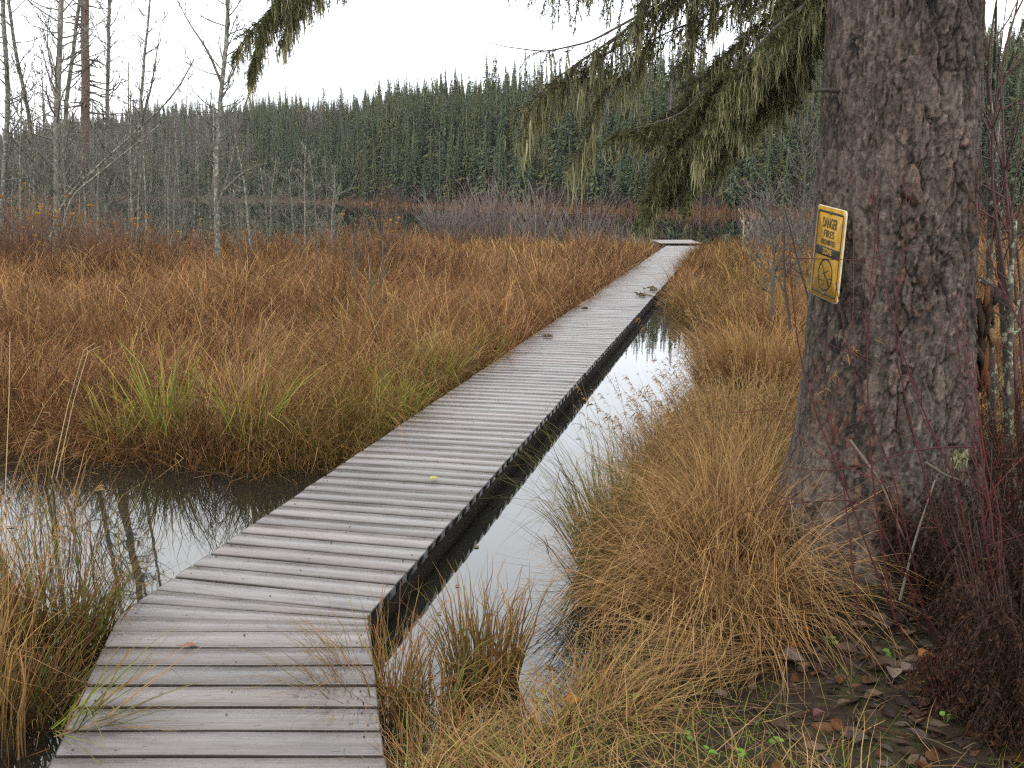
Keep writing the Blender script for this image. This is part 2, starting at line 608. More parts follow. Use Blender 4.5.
def plank(mb, la, ra, lb, rb, z, th, seed, tint):
    """a chamfered board between its left ends la, lb and right ends ra, rb"""
    la, ra, lb, rb = [np.asarray(q, float) for q in (la, ra, lb, rb)]
    c = 0.005
    K = 9
    s = np.r_[0, 0.006, np.linspace(0.1, 0.9, 5), 0.994, 1]
    lo = la[None] + (ra - la)[None] * s[:, None]
    hi = lb[None] + (rb - lb)[None] * s[:, None]
    wv = hi - lo
    wl = np.linalg.norm(wv, axis=1, keepdims=True)
    wn = wv / (wl + 1e-9)
    bow = 0.0015 * np.sin(s * math.pi * rng.uniform(0.5, 2) + rng.uniform(0, 6))
    tilt = rng.normal(0, 0.0012)
    rows = []
    for pos, dz in ((lo, -th), (lo, -c), (lo + wn * c, 0), (hi - wn * c, 0), (hi, -c), (hi, -th)):
        zz = z + dz + bow + (tilt if pos is hi else 0)
        rows.append(np.hstack([pos, np.asarray(zz).reshape(-1, 1) * np.ones((K, 1))]))
    v = np.stack(rows, 1).reshape(-1, 3)
    Lm = np.linalg.norm(ra - la)
    acr = np.array([0, 0.003, 0.008, 1, 1.005, 1.01])
    aux = np.stack([np.repeat(s * Lm, 6), (np.tile(acr, K) * np.repeat(wl[:, 0], 6)), np.full(K * 6, seed)], 1)
    q = []
    for k in range(K - 1):
        for j in range(5):
            q.append([k * 6 + j, (k + 1) * 6 + j, (k + 1) * 6 + j + 1, k * 6 + j + 1])
        q.append([k * 6 + 5, (k + 1) * 6 + 5, (k + 1) * 6, k * 6])
    e = (K - 1) * 6
    q += [[0, 1, 4, 5], [1, 2, 3, 4], [e + 5, e + 4, e + 1, e], [e + 4, e + 3, e + 2, e + 1]]
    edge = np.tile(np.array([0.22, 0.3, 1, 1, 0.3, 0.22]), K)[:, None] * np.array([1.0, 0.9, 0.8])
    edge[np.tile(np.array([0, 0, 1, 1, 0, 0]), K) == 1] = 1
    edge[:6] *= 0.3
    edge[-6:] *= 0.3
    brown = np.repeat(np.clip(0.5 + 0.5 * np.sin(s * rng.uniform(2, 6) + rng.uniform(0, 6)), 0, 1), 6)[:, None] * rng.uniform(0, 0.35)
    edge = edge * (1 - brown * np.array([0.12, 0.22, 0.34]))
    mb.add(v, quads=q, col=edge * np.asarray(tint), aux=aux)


def tint():
    b = rng.uniform(0.70, 1.12)
    return np.array([b * rng.uniform(1.0, 1.06), b, b * rng.uniform(0.95, 1.02)])


PITCHW, GAP = 0.147, 0.019
walk = empty('boardwalk', (CEN[0], CEN[1], 0), 'long weathered grey plank boardwalk bending beside the spruce and crossing the marsh', 'boardwalk')
wl0 = np.array([CEN[0], CEN[1], 0.0])
deck = MB()
FAN = 0.05
SKEW = R1[1] * W / 2 / D1[1]
# main run
s0 = OFF1 + FAN
n2 = int((27.2) / PITCHW)
for k in range(n2):
    a = s0 + k * PITCHW
    b = a + PITCHW - GAP
    jl, jr = rng.normal(0, 0.0022, 2)
    base = CEN
    Lp, Rp = base - R2 * (W / 2 + jl), base + R2 * (W / 2 + jr)
    sk = rng.normal(0, 0.0015)
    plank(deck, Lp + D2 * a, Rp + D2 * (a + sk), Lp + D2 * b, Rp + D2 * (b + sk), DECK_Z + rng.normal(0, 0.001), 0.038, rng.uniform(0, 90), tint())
for k in range(32):
    a = -s0 - k * PITCHW
    b = a - PITCHW + GAP
    jl, jr = rng.normal(0, 0.0022, 2)
    Lp, Rp = CEN - R1 * (W / 2 + jl) + D1 * SKEW, CEN + R1 * (W / 2 + jr) - D1 * SKEW
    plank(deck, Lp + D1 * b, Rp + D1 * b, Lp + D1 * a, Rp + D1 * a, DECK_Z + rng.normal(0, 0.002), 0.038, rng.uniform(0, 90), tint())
# tapered boards round the bend
Lpoly = [CEN - R1 * W / 2 - D1 * (s0 - SKEW), LC, CEN - R2 * W / 2 + D2 * s0]
Rpoly = [CEN + R1 * W / 2 - D1 * (s0 + SKEW), RC, CEN + R2 * W / 2 + D2 * s0]


def along(poly, t):
    l = [np.linalg.norm(poly[1] - poly[0]), np.linalg.norm(poly[2] - poly[1])]
    d = t * sum(l)
    if d < l[0]:
        return poly[0] + (poly[1] - poly[0]) * d / l[0]
    return poly[1] + (poly[2] - poly[1]) * (d - l[0]) / l[1]


NF = 3
for k in range(NF):
    t0, t1 = k / NF + 0.006, (k + 1) / NF - 0.012
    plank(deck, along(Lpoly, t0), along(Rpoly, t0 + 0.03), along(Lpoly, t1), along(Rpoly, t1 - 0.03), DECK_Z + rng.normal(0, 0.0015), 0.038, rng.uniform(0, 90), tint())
nails = MB()
for k in range(-26, 70):
    for off in (-W / 2 + 0.05, -W / 2 + 0.05, W / 2 - 0.05, W / 2 - 0.05, 0.01):
        if rng.uniform() < 0.35:
            continue
        st_ = (s0 + (k + 0.5) * PITCHW) if k >= 0 else (-s0 + (k + 0.5) * PITCHW)
        dd_, rr_ = (D2, R2) if k >= 0 else (D1, R1)
        c = CEN + dd_ * (st_ + rng.choice([-0.035, 0.035]) + rng.normal(0, 0.006)) + rr_ * (off + rng.normal(0, 0.008))
        if k < 0:
            c = c - dd_ * SKEW * off / (W / 2)
        nails.tube([(c[0], c[1], DECK_Z - 0.004), (c[0], c[1], DECK_Z + 0.0024)], 0.0032, 6, (0.3, 0.3, 0.3))
no = nails.link('nail_heads', plain('rusty_nail', (0.045, 0.030, 0.024), 0.6, 0.3), walk)
no['kind'] = 'stuff'
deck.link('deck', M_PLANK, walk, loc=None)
bpy.context.view_layer.update()
for ch in walk.children:
    ch.matrix_parent_inverse = walk.matrix_world.inverted()


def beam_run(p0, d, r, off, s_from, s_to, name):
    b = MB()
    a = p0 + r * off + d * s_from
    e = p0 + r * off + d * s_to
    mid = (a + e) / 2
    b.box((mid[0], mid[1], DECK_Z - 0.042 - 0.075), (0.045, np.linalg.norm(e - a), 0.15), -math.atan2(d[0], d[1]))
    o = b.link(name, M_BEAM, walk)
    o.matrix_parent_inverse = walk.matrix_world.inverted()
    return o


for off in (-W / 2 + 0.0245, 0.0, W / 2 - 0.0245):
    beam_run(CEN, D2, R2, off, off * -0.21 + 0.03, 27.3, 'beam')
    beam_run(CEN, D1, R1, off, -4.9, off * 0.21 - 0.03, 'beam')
for s in np.arange(0.9, 27, 2.4):
    for sg in (-1, 1):
        c = CEN + D2 * s + R2 * sg * (W / 2 - 0.13)
        b = MB()
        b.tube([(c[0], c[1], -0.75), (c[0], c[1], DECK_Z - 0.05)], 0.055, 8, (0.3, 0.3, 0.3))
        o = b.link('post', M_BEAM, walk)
        o.matrix_parent_inverse = walk.matrix_world.inverted()

# the landing float at the lake end
dk = empty('dock', (5.2, 32.0, 0), 'pale floating dock lying crosswise at the lake end of the boardwalk', 'dock')
b = MB()
for k in range(14):
    y = 31.0 + k * 0.147
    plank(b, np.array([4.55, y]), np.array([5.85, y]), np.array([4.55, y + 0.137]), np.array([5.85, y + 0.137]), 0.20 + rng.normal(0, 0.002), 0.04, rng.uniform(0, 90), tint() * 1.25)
b.link('deck', M_PLANK, dk).matrix_parent_inverse = dk.matrix_world.inverted()
b = MB()
b.box((5.2, 32.03, 0.05), (1.26, 2.0, 0.21))
o = b.link('float', M_BEAM, dk)
bpy.context.view_layer.update()
for ch in dk.children:
    ch.matrix_parent_inverse = dk.matrix_world.inverted()

# ------------------------------------------------------------------ grass
RUST = np.array([0.31, 0.118, 0.040]); TAN = np.array([0.45, 0.255, 0.11]); BROWN = np.array([0.15, 0.068, 0.03])
STRAW = np.array([0.56, 0.35, 0.15]); OLIVE = np.array([0.26, 0.21, 0.045]); GREEN = np.array([0.12, 0.17, 0.035])
GOLD = np.array([0.48, 0.27, 0.075]); PINK = np.array([0.33, 0.175, 0.105]); LIME = np.array([0.22, 0.30, 0.04])


def on_deck(p, m=0.0):
    q = p[:, :2] - CEN
    s1, s2 = q @ D1, q @ D2
    a1_, a2_ = np.abs(q @ R1), np.abs(q @ R2)
    return ((a2_ < W / 2 + m) & (s2 > -0.1) & (s2 < 27.4)) | ((a1_ < W / 2 + m) & (s1 < 0.1))


def blades(mb, base, h, wd, az, lean, curl, c0, c1, K=6, wind=None):
    """curved tapering blades; c0 colour at the base, c1 at the tip"""
    n = len(base)
    t = np.linspace(0, 1, K)
    th = lean[:, None] + curl[:, None] * t[None] ** 1.6
    kink = (rng.uniform(0, 1, n) < 0.3) * rng.uniform(0.4, 1.7, n)
    th = th + kink[:, None] * (t[None] > rng.uniform(0.35, 0.8, n)[:, None])
    th = np.minimum(th, 2.7)
    d = np.stack([np.cos(az), np.sin(az), np.zeros(n)], 1)
    ds = (h / (K - 1))[:, None]
    hor = np.concatenate([np.zeros((n, 1)), np.cumsum(np.sin(th[:, :-1]) * ds, 1)], 1)
    ver = np.concatenate([np.zeros((n, 1)), np.cumsum(np.cos(th[:, :-1]) * ds, 1)], 1)
    wob = rng.normal(0, 0.03, (n, K)) * h[:, None] * t
    sd = np.stack([-d[:, 1], d[:, 0], np.zeros(n)], 1)
    path = base[:, None] + hor[..., None] * d[:, None] + wob[..., None] * sd[:, None]
    path[..., 2] += ver
    path[..., 2] = np.maximum(path[..., 2], base[:, None, 2] + 0.01)
    tw = rng.uniform(-1.2, 1.2, n)
    side = sd * np.cos(tw)[:, None] + d * np.sin(tw)[:, None]
    width = wd[:, None] * np.clip(1.15 - t[None] ** 1.5 * 1.05, 0.08, 1)
    col = c0[:, None] + (c1 - c0)[:, None] * (t[None, :, None] ** 1.3)
    mb.ribbons(path, width, side, col)


def pick(pal, wts, n):
    pal = np.array(pal)
    wts = np.array(wts, float) / sum(wts)
    return pal[rng.choice(len(pal), n, p=wts)] * rng.uniform(0.5, 1.35, (n, 1)) * 0.47


def field(mb, tufts, per, hfun, wfun, palfun, spread, lean=(0.05, 0.5), curl=(0.2, 1.5), wind=(0.0, 0.0), K=6, mask=None):
    """tufts of blades leaning outwards from each tuft's centre"""
    n = len(tufts)
    idx = np.repeat(np.arange(n), per)
    m = len(idx)
    ang = rng.uniform(0, 2 * np.pi, m)
    rad = spread[idx] * np.sqrt(rng.uniform(0, 1, m))
    base = tufts[idx].copy()
    base[:, 0] += rad * np.cos(ang)
    base[:, 1] += rad * np.sin(ang)
    if mask is not None:
        k = mask(base)
        base, idx, ang, rad = base[k], idx[k], ang[k], rad[k]
        m = len(idx)
    base[:, 2] = height(base) - 0.02
    az = ang + rng.normal(0, 1.3, m)
    sw = vnoise(base, 0.55, 77) * 12.0
    az = np.arctan2(np.sin(az) + wind[1] + 0.7 * np.sin(sw), np.cos(az) + wind[0] + 0.7 * np.cos(sw))
    tuh = rng.uniform(0.5, 1.22, n)[idx]
    h = hfun(base) * rng.uniform(0.4, 1.15, m) * tuh
    ln = rng.uniform(lean[0], lean[1], m)
    lodged = ((vnoise(tufts, 0.9, 55) + rng.normal(0, 0.12, n)) > 0.6)[idx]
    taz = (vnoise(tufts, 0.5, 56) * 14 + rng.normal(0, 0.4, n))[idx]
    az = np.where(lodged, taz + rng.normal(0, 0.5, m), az)
    ln = np.where(lodged, ln + rng.uniform(0.2, 0.8, m), ln)
    cu = rng.uniform(curl[0], curl[1], m) * rng.choice([1, 1, 1, 1.6], m)
    c0, c1 = palfun(base, m)
    first = np.searchsorted(idx, idx, side='left')
    tf = (rng.uniform(0.4, 1.5, n) ** 1.2)[idx][:, None]
    c0 = (0.45 * c0 + 0.55 * c0[first]) * tf
    c1 = (0.6 * c1 + 0.4 * c1[first]) * tf
    pale = rng.uniform(0, 1, m) < 0.11
    c0[pale] = STRAW * 0.55 * rng.uniform(0.7, 1.2, (pale.sum(), 1))
    c1[pale] = STRAW * 0.95 * rng.uniform(0.7, 1.2, (pale.sum(), 1))
    blades(mb, base, h, wfun(base), az, ln, cu, c0, c1, K)


def scatter(poly, n, dens, xr, yr):
    p = np.stack([rng.uniform(*xr, n), rng.uniform(*yr, n), np.zeros(n)], 1)
    k = (sdist(p, poly) > 0.0) & (rng.uniform(0, 1, n) < dens(p))
    return p[k]


def wdist(base):
    d = np.hypot(base[:, 0], base[:, 1])
    return np.clip(0.00055 * d, 0.0035, 0.014) * rng.uniform(0.7, 1.4, len(base))


# --- left meadow
def pal_left(base, m):
    n1 = vnoise(base, 0.35, 5)
    n2 = vnoise(base, 1.3, 6)
    edge = np.exp(-np.abs((base[:, 0] - (-0.9 + (base[:, 1] - 6.6) * 0.235))) / 0.9) * smooth(13, 8, base[:, 1])
    dist = np.hypot(base[:, 0], base[:, 1])
    brown = pick([RUST, BROWN, TAN, PINK, GOLD], [5, 4.0, 1.4, 2.0, 0.4], m)
    far = pick([RUST, TAN, PINK, BROWN, GOLD], [4, 2.5, 3, 1.5, 0.8], m)
    green = pick([OLIVE, GREEN, LIME, TAN, GOLD], [4, 1.2, 0.6, 1.5, 2], m)
    f = smooth(9, 20, dist)[:, None]
    c = brown * (1 - f) + far * f
    g = rng.uniform(0, 1, m) < (0.05 + 1.0 * edge * smooth(0.3, 0.6, n2) + 0.28 * smooth(0.62, 0.75, n2) * smooth(13, 8, dist))
    c[g] = green[g]
    c *= (0.55 + 0.55 * n1 + 0.4 * vnoise(base, 1.7, 29))[:, None]
    tip = c * 0.6 + (TAN * 0.75) * 0.45
    gg = rng.uniform(0, 1, m) < 0.4
    tip[gg] = c[gg]
    return c * np.array([0.9, 0.85, 0.8]), tip


def h_left(base):
    return 0.36 + 0.50 * vnoise(base, 0.6, 8) + 0.40 * vnoise(base, 1.5, 19) + 0.12 * smooth(-6, -14, base[:, 0])


mead = MB()
tu = scatter(MEADOW_L, 90000, lambda p: np.clip(60 / (np.hypot(p[:, 0], p[:, 1]) ** 2), 0, 1) * (0.35 + 0.9 * vnoise(p, 1.1, 2)) * (np.abs(p[:, 0]) < 0.75 * p[:, 1] + 2.5), (-27, 5), (6, 32))
keepd = lambda b: ~on_deck(b, 0.03) & (sdist(b, MEADOW_L) > -0.12)
field(mead, tu, 34, h_left, wdist, pal_left, rng.uniform(0.10, 0.34, len(tu)) * np.clip(np.hypot(tu[:, 0], tu[:, 1]) / 9, 1, 2.5), lean=(0.0, 0.8), curl=(0.3, 2.5), wind=(0.15, -0.1), mask=keepd)
# extra density along the near bank and the deck edge
k = 2600
t_ = rng.uniform(0, 1, k)
seg = MEADOW_L[1:13]
sl_len = np.r_[0, np.cumsum(np.linalg.norm(np.diff(seg, axis=0), axis=1))]
ss = sl_len[3] - 5 + rng.uniform(0, 1, k) ** 1.2 * (sl_len[-1] - sl_len[3] + 5)
ed = np.stack([np.interp(ss, sl_len, seg[:, 0]), np.interp(ss, sl_len, seg[:, 1]), np.zeros(k)], 1)
ed[:, :2] += rng.normal(0, 0.18, (k, 2))
ed = ed[(sdist(ed, MEADOW_L) > -0.05)]
field(mead, ed, 22, lambda b: 0.42 + 0.35 * vnoise(b, 0.9, 9), wdist, pal_left, rng.uniform(0.06, 0.2, len(ed)), lean=(0.05, 0.9), curl=(0.3, 2.0), wind=(0.1, -0.55), mask=keepd)
tag(mead.link('sedge_meadow', M_GRASS), 'rust brown sedge meadow filling the marsh left of the boardwalk', 'grass', kind='stuff')


# --- right meadow
def pal_right(base, m):
    n2 = vnoise(base, 0.9, 16)
    dist = np.hypot(base[:, 0], base[:, 1])
    a = pick([GOLD, OLIVE, RUST, TAN, GREEN, BROWN], [2.2, 2.6, 3, 1.6, 0.7, 1], m)
    bq = pick([RUST, PINK, TAN, BROWN, GOLD], [5, 2, 1.2, 2, 0.8], m)
    f = smooth(0.35, 0.65, n2 + 0.25 * smooth(12, 24, dist) - 0.1)[:, None]
    c = a * (1 - f) + bq * f
    tip = c * 0.6 + TAN * 0.25
    return c * 0.85, tip


mr_ = MB()
tu = scatter(BANK_R, 60000, lambda p: np.clip(60 / (np.hypot(p[:, 0], p[:, 1]) ** 2), 0, 1) * (0.5 + 0.8 * vnoise(p, 1.2, 12)) * (p[:, 0] < 0.62 * p[:, 1] + 1.5) * (p[:, 1] > 6.2 + 1.2 * np.maximum(p[:, 0] - 2.2, 0) * 0), (0, 22), (6, 33))
keepr = lambda b: ~on_deck(b, 0.03) & (sdist(b, BANK_R) > -0.1)
field(mr_, tu, 42, lambda b: 0.32 + 0.30 * vnoise(b, 0.7, 18) + 0.22 * smooth(10, 16, b[:, 1]), wdist, pal_right, rng.uniform(0.1, 0.3, len(tu)) * np.clip(np.hypot(tu[:, 0], tu[:, 1]) / 9, 1, 2.2), lean=(0.0, 0.8), curl=(0.3, 2.5), wind=(-0.2, -0.1), mask=keepr)
seg = BANK_R[7:15]
sl_len = np.r_[0, np.cumsum(np.linalg.norm(np.diff(seg, axis=0), axis=1))]
k = 700
ss = rng.uniform(0, 1, k) ** 1.3 * sl_len[-1]
ed = np.stack([np.interp(ss, sl_len, seg[:, 0]), np.interp(ss, sl_len, seg[:, 1]), np.zeros(k)], 1)
ed[:, :2] += rng.normal(0, 0.15, (k, 2))
ed = ed[(sdist(ed, BANK_R) > -0.05)]
field(mr_, ed, 22, lambda b: 0.40 + 0.35 * vnoise(b, 0.9, 9), wdist, pal_right, rng.uniform(0.06, 0.2, len(ed)), lean=(0.05, 0.9), curl=(0.3, 2.0), wind=(-0.5, -0.3), mask=keepr)
tag(mr_.link('sedge_meadow', M_GRASS), 'golden brown sedge meadow between the boardwalk and the big spruce', 'grass', kind='stuff')


lb = MB()
tu = scatter(BANK_L, 420, lambda p: 0.9 * np.ones(len(p)), (-6.5, -1.9), (1.6, 4.9))
field(lb, tu, 36, lambda b: 0.30 + 0.3 * vnoise(b, 1.1, 61), wdist, pal_right, rng.uniform(0.1, 0.25, len(tu)), lean=(0.0, 0.7), curl=(0.2, 2.0), mask=lambda b: sdist(b, BANK_L) > -0.05)
tag(lb.link('bank_grass', M_GRASS), 'dry grass covering the near bank left of the boardwalk', 'grass', kind='stuff')


# --- single tussocks
def tussock(name, label, c, rad, n, h, pal, wts, lean=(0.05, 0.6), curl=(0.3, 1.8), wd=0.0035, wind=(0, 0), tipmix=0.42, K=7, z=None, seeds=0, cat='grass tussock', tipcol=STRAW):
    mb_ = MB()
    ang = rng.uniform(0, 2 * np.pi, n)
    rr = rad * np.sqrt(rng.uniform(0, 1, n))
    base = np.stack([c[0] + rr * np.cos(ang), c[1] + rr * np.sin(ang), np.zeros(n)], 1)
    base[:, 2] = (np.maximum(height(base), -0.04) if z is None else z) - 0.02
    az = ang + rng.normal(0, 0.7, n)
    az = np.arctan2(np.sin(az) + wind[1], np.cos(az) + wind[0])
    hh = h * rng.uniform(0.5, 1.1, n)
    c0 = pick(pal, wts, n)
    c1 = c0 * (1 - tipmix) + tipcol * tipmix
    blades(mb_, base, hh, wd * rng.uniform(0.7, 1.5, n), az, rng.uniform(*lean, n), rng.uniform(*curl, n), c0, c1, K)
    cz = float(base[:, 2].min()) + 0.02
    o = mb_.link(name, M_GRASS, loc=(c[0], c[1], cz))
    tag(o, label, cat)
    if seeds:
        sm = MB()
        ii = rng.choice(n, seeds)
        st_h = h * rng.uniform(1.1, 1.5, seeds)
        b0 = base[ii] - np.array([c[0], c[1], cz])
        K2 = 9
        t = np.linspace(0, 1, K2)
        az2 = np.arctan2(np.sin(ang[ii]) + wind[1], np.cos(ang[ii]) + wind[0])
        th = rng.uniform(0.05, 0.4, seeds)[:, None] + rng.uniform(0.2, 1.0, seeds)[:, None] * t ** 2
        d = np.stack([np.cos(az2), np.sin(az2), np.zeros(seeds)], 1)
        ds = (st_h / (K2 - 1))[:, None]
        hor = np.concatenate([np.zeros((seeds, 1)), np.cumsum(np.sin(th[:, :-1]) * ds, 1)], 1)
        ver = np.concatenate([np.zeros((seeds, 1)), np.cumsum(np.cos(th[:, :-1]) * ds, 1)], 1)
        path = b0[:, None] + hor[..., None] * d[:, None]
        path[..., 2] += ver
        side = np.stack([-d[:, 1], d[:, 0], np.zeros(seeds)], 1)
        cc = pick([STRAW, TAN], [2, 1], seeds)
        sm.ribbons(path, np.full((seeds, K2), 0.0022), side, np.repeat(cc[:, None], K2, 1))
        # feathery seed head: short spikelets round the top quarter
        ns = 26
        tt = rng.uniform(0.72, 1.0, (seeds, ns))
        fi = tt * (K2 - 1)
        i0 = np.clip(fi.astype(int), 0, K2 - 2)
        fr = (fi - i0)[..., None]
        rows = np.arange(seeds)[:, None]
        pt = path[rows, i0] * (1 - fr) + path[rows, i0 + 1] * fr
        pt = pt.reshape(-1, 3)
        dv = rng.normal(0, 1, (len(pt), 3)) * 0.5 + np.array([0, 0, -0.1]) + np.repeat(d, ns, 0) * 0.8
        dv /= np.linalg.norm(dv, axis=1, keepdims=True)
        ln = (rng.uniform(0.012, 0.04, len(pt)))[:, None]
        pth = np.stack([pt, pt + dv * ln * 0.5, pt + dv * ln + np.array([0, 0, -0.006])], 1)
        sd = np.cross(dv, rng.normal(0, 1, (len(pt), 3)))
        sd /= np.linalg.norm(sd, axis=1, keepdims=True)
        sm.ribbons(pth, np.tile([0.002, 0.004, 0.001], (len(pt), 1)), sd, np.repeat(np.repeat(cc, ns, 0)[:, None], 3, 1))
        sm.link('seed_head', M_GRASS, o)
    return o


# right bank, golden grass beside the spruce
tussock('grass_tussock', 'large drooping golden grass tussock in front of the spruce roots', (0.84, 3.74), 0.27, 1300, 0.76, [TAN, STRAW, RUST, BROWN], [4, 3.5, 2.6, 1.8], (0.1, 1.1), (0.9, 2.9), 0.0034, (-0.12, -0.35), 0.55)
tussock('grass_tussock', 'dense tawny grass tussock pressed against the left side of the spruce trunk', (0.98, 4.25), 0.24, 1000, 0.82, [TAN, RUST, STRAW, GOLD], [3, 2.5, 2.6, 1], (0.05, 0.8), (0.7, 2.6), 0.0034, (-0.3, -0.3), 0.5, seeds=10)
tussock('grass_tussock', 'brown shaggy grass tussock overhanging the channel edge', (0.68, 4.25), 0.20, 900, 0.66, [RUST, BROWN, TAN], [3, 2.4, 2], (0.1, 0.9), (0.6, 2.2), 0.0034, (-0.1, -0.4))
tussock('grass_tussock', 'tall straw grass clump with feathery pale plumes leaning over the water', (1.02, 5.05), 0.27, 750, 0.56, [STRAW, TAN, OLIVE, GOLD], [3, 3, 1.8, 1], (0.05, 0.7), (0.4, 1.8), 0.0036, (-0.25, -0.2), seeds=85)
tussock('grass_tussock', 'pale plumed grass clump behind the straw clump, left of the spruce', (1.35, 5.8), 0.34, 850, 0.55, [STRAW, TAN, OLIVE, GREEN], [3, 3, 1.6, 0.6], (0.05, 0.6), (0.4, 1.7), 0.004, (-0.4, -0.1), seeds=75)
tussock('grass_tussock', 'olive and straw grass clump at the bend of the far channel bank', (1.72, 7.1), 0.40, 850, 0.5, [OLIVE, STRAW, TAN, GREEN], [2, 2.6, 2, 0.8], (0.05, 0.6), (0.4, 1.7), 0.005, (-0.4, -0.1), seeds=40)
tussock('grass_tussock', 'rusty orange grass hummock standing behind the warning sign', (2.15, 8.6), 0.5, 1300, 0.85, [GOLD, RUST, TAN, BROWN], [3, 3, 1.5, 1.5], (0.05, 0.6), (0.4, 1.8), 0.006, (-0.2, -0.2))
tussock('grass_tussock', 'pale straw swathe laid flat across the foot of the large golden tussock', (0.90, 3.44), 0.22, 420, 0.62, [STRAW, TAN, GOLD], [3, 3, 1], (0.9, 1.4), (0.1, 0.9), 0.0036, (-1.3, 0.1), 0.4)
tussock('grass_tussock', 'shaggy red brown grass hanging over the water in front of the green sedge', (0.56, 4.0), 0.14, 420, 0.48, [RUST, BROWN, TAN], [3, 2, 1.5], (0.3, 1.1), (0.6, 2.2), 0.0034, (-0.9, -0.3), 0.2)
# sedges standing in the channel
tussock('sedge_clump', 'thin green sedge blades arching over the channel water', (0.46, 4.62), 0.14, 300, 0.90, [GREEN, OLIVE, LIME], [3, 2, 0.6], (0.05, 0.6), (0.5, 1.6), 0.0042, (-0.7, -0.2), 0.15, z=0.0, cat='sedge')
tussock('sedge_clump', 'green and brown sedge fringe bowing over the channel beside the shaggy tussock', (0.43, 4.15), 0.12, 150, 0.62, [GREEN, OLIVE, LIME, RUST], [3, 2, 1, 1], (0.1, 0.8), (0.5, 1.7), 0.004, (-0.8, -0.2), 0.15, z=0.0, cat='sedge')
tussock('sedge_clump', 'sparse dry sedge with nodding plumes in the middle channel', (0.80, 5.9), 0.16, 90, 0.55, [GREEN, OLIVE, STRAW], [2, 2, 2], (0.1, 0.7), (0.4, 1.4), 0.004, (-0.4, -0.1), 0.3, z=0.0, seeds=14, cat='sedge')
tussock('reed_clump', 'upright brown and green reed clump standing in shallow water', (-0.11, 3.42), 0.13, 260, 0.46, [GREEN, RUST, GOLD, OLIVE, BROWN], [2, 2.4, 1.6, 2, 2], (0.0, 0.35), (0.0, 1.0), 0.006, (0, 0), 0.2, z=0.0, cat='reeds')
tussock('reed_clump', 'short yellow green reeds in the water by the deck corner', (-0.28, 3.16), 0.16, 210, 0.36, [OLIVE, GREEN, GOLD, RUST, BROWN], [2, 1.6, 1.6, 2, 1.6], (0.0, 0.6), (0.1, 1.4), 0.0045, (0, 0), 0.25, z=0.0, cat='reeds')
tussock('grass_tussock', 'ragged dry tuft bending over the right deck edge at the bend', (-0.47, 3.24), 0.12, 420, 0.56, [RUST, BROWN, OLIVE, TAN, GREEN], [2.6, 2.4, 2.2, 2, 1], (0.1, 0.9), (0.4, 1.8), 0.0035, (-0.35, 0.0), 0.25)
tussock('grass_tussock', 'scrubby brown grass tuft beside the bottom right deck end', (-0.27, 2.72), 0.14, 260, 0.28, [RUST, BROWN, OLIVE, TAN, GREEN], [2.6, 2, 1.6, 2, 1], (0.1, 1.0), (0.3, 1.6), 0.0035, (0.0, 0.0), 0.25)
tussock('grass_tussock', 'matted straw grass hump between the reeds and the bare soil', (0.22, 3.08), 0.24, 700, 0.34, [STRAW, TAN, RUST, OLIVE], [2.5, 3, 2, 1], (0.4, 1.3), (0.3, 1.6), 0.0034, (0.2, -0.5), 0.3)
# left foreground
tussock('grass_tussock', 'tall golden grass clump at the bottom left corner of the deck', (-1.74, 2.92), 0.17, 230, 0.74, [GOLD, STRAW, OLIVE, TAN], [3, 2.6, 1.6, 2], (0.0, 0.35), (0.1, 1.2), 0.0042, (0, 0), 0.35, seeds=8)
tussock('grass_tussock', 'golden straw clump at the very left beside the pool', (-2.02, 3.45), 0.2, 280, 0.78, [GOLD, STRAW, OLIVE, RUST], [3, 2.4, 1.4, 1.5], (0.0, 0.4), (0.1, 1.3), 0.0042, (0, 0), 0.3, seeds=6)
tussock('sedge_clump', 'dark green and brown sedge clump against the left deck edge', (-1.80, 3.70), 0.18, 480, 0.62, [GREEN, OLIVE, BROWN, RUST, LIME], [2.4, 2.8, 2.0, 2, 1], (0.05, 0.6), (0.2, 1.4), 0.005, (0.15, 0.0), 0.15, cat='sedge')
tussock('sedge_clump', 'low tangled brown and green sedge below the left deck boards', (-1.68, 3.22), 0.14, 420, 0.42, [BROWN, RUST, GREEN, OLIVE, TAN], [3, 2, 2, 2, 1.4], (0.1, 0.9), (0.3, 1.6), 0.004, (0, 0), 0.2, cat='sedge')
tussock('grass_tussock', 'small green grass sprig sprawling across the near deck boards', (-1.34, 2.86), 0.10, 44, 0.50, [GREEN, OLIVE, TAN, LIME], [2, 2, 2.4, 1], (0.5, 1.45), (0.1, 0.6), 0.005, (1.3, 0.25), 0.2, z=DECK_Z + 0.02)
tussock('reed_clump', 'loose dry reeds standing out in the left pool', (-2.25, 4.75), 0.3, 70, 0.7, [TAN, OLIVE, BROWN, GREEN], [2, 2, 2, 1], (0.0, 0.4), (0.0, 1.3), 0.005, (0, 0), 0.2, z=0.0, cat='reeds')


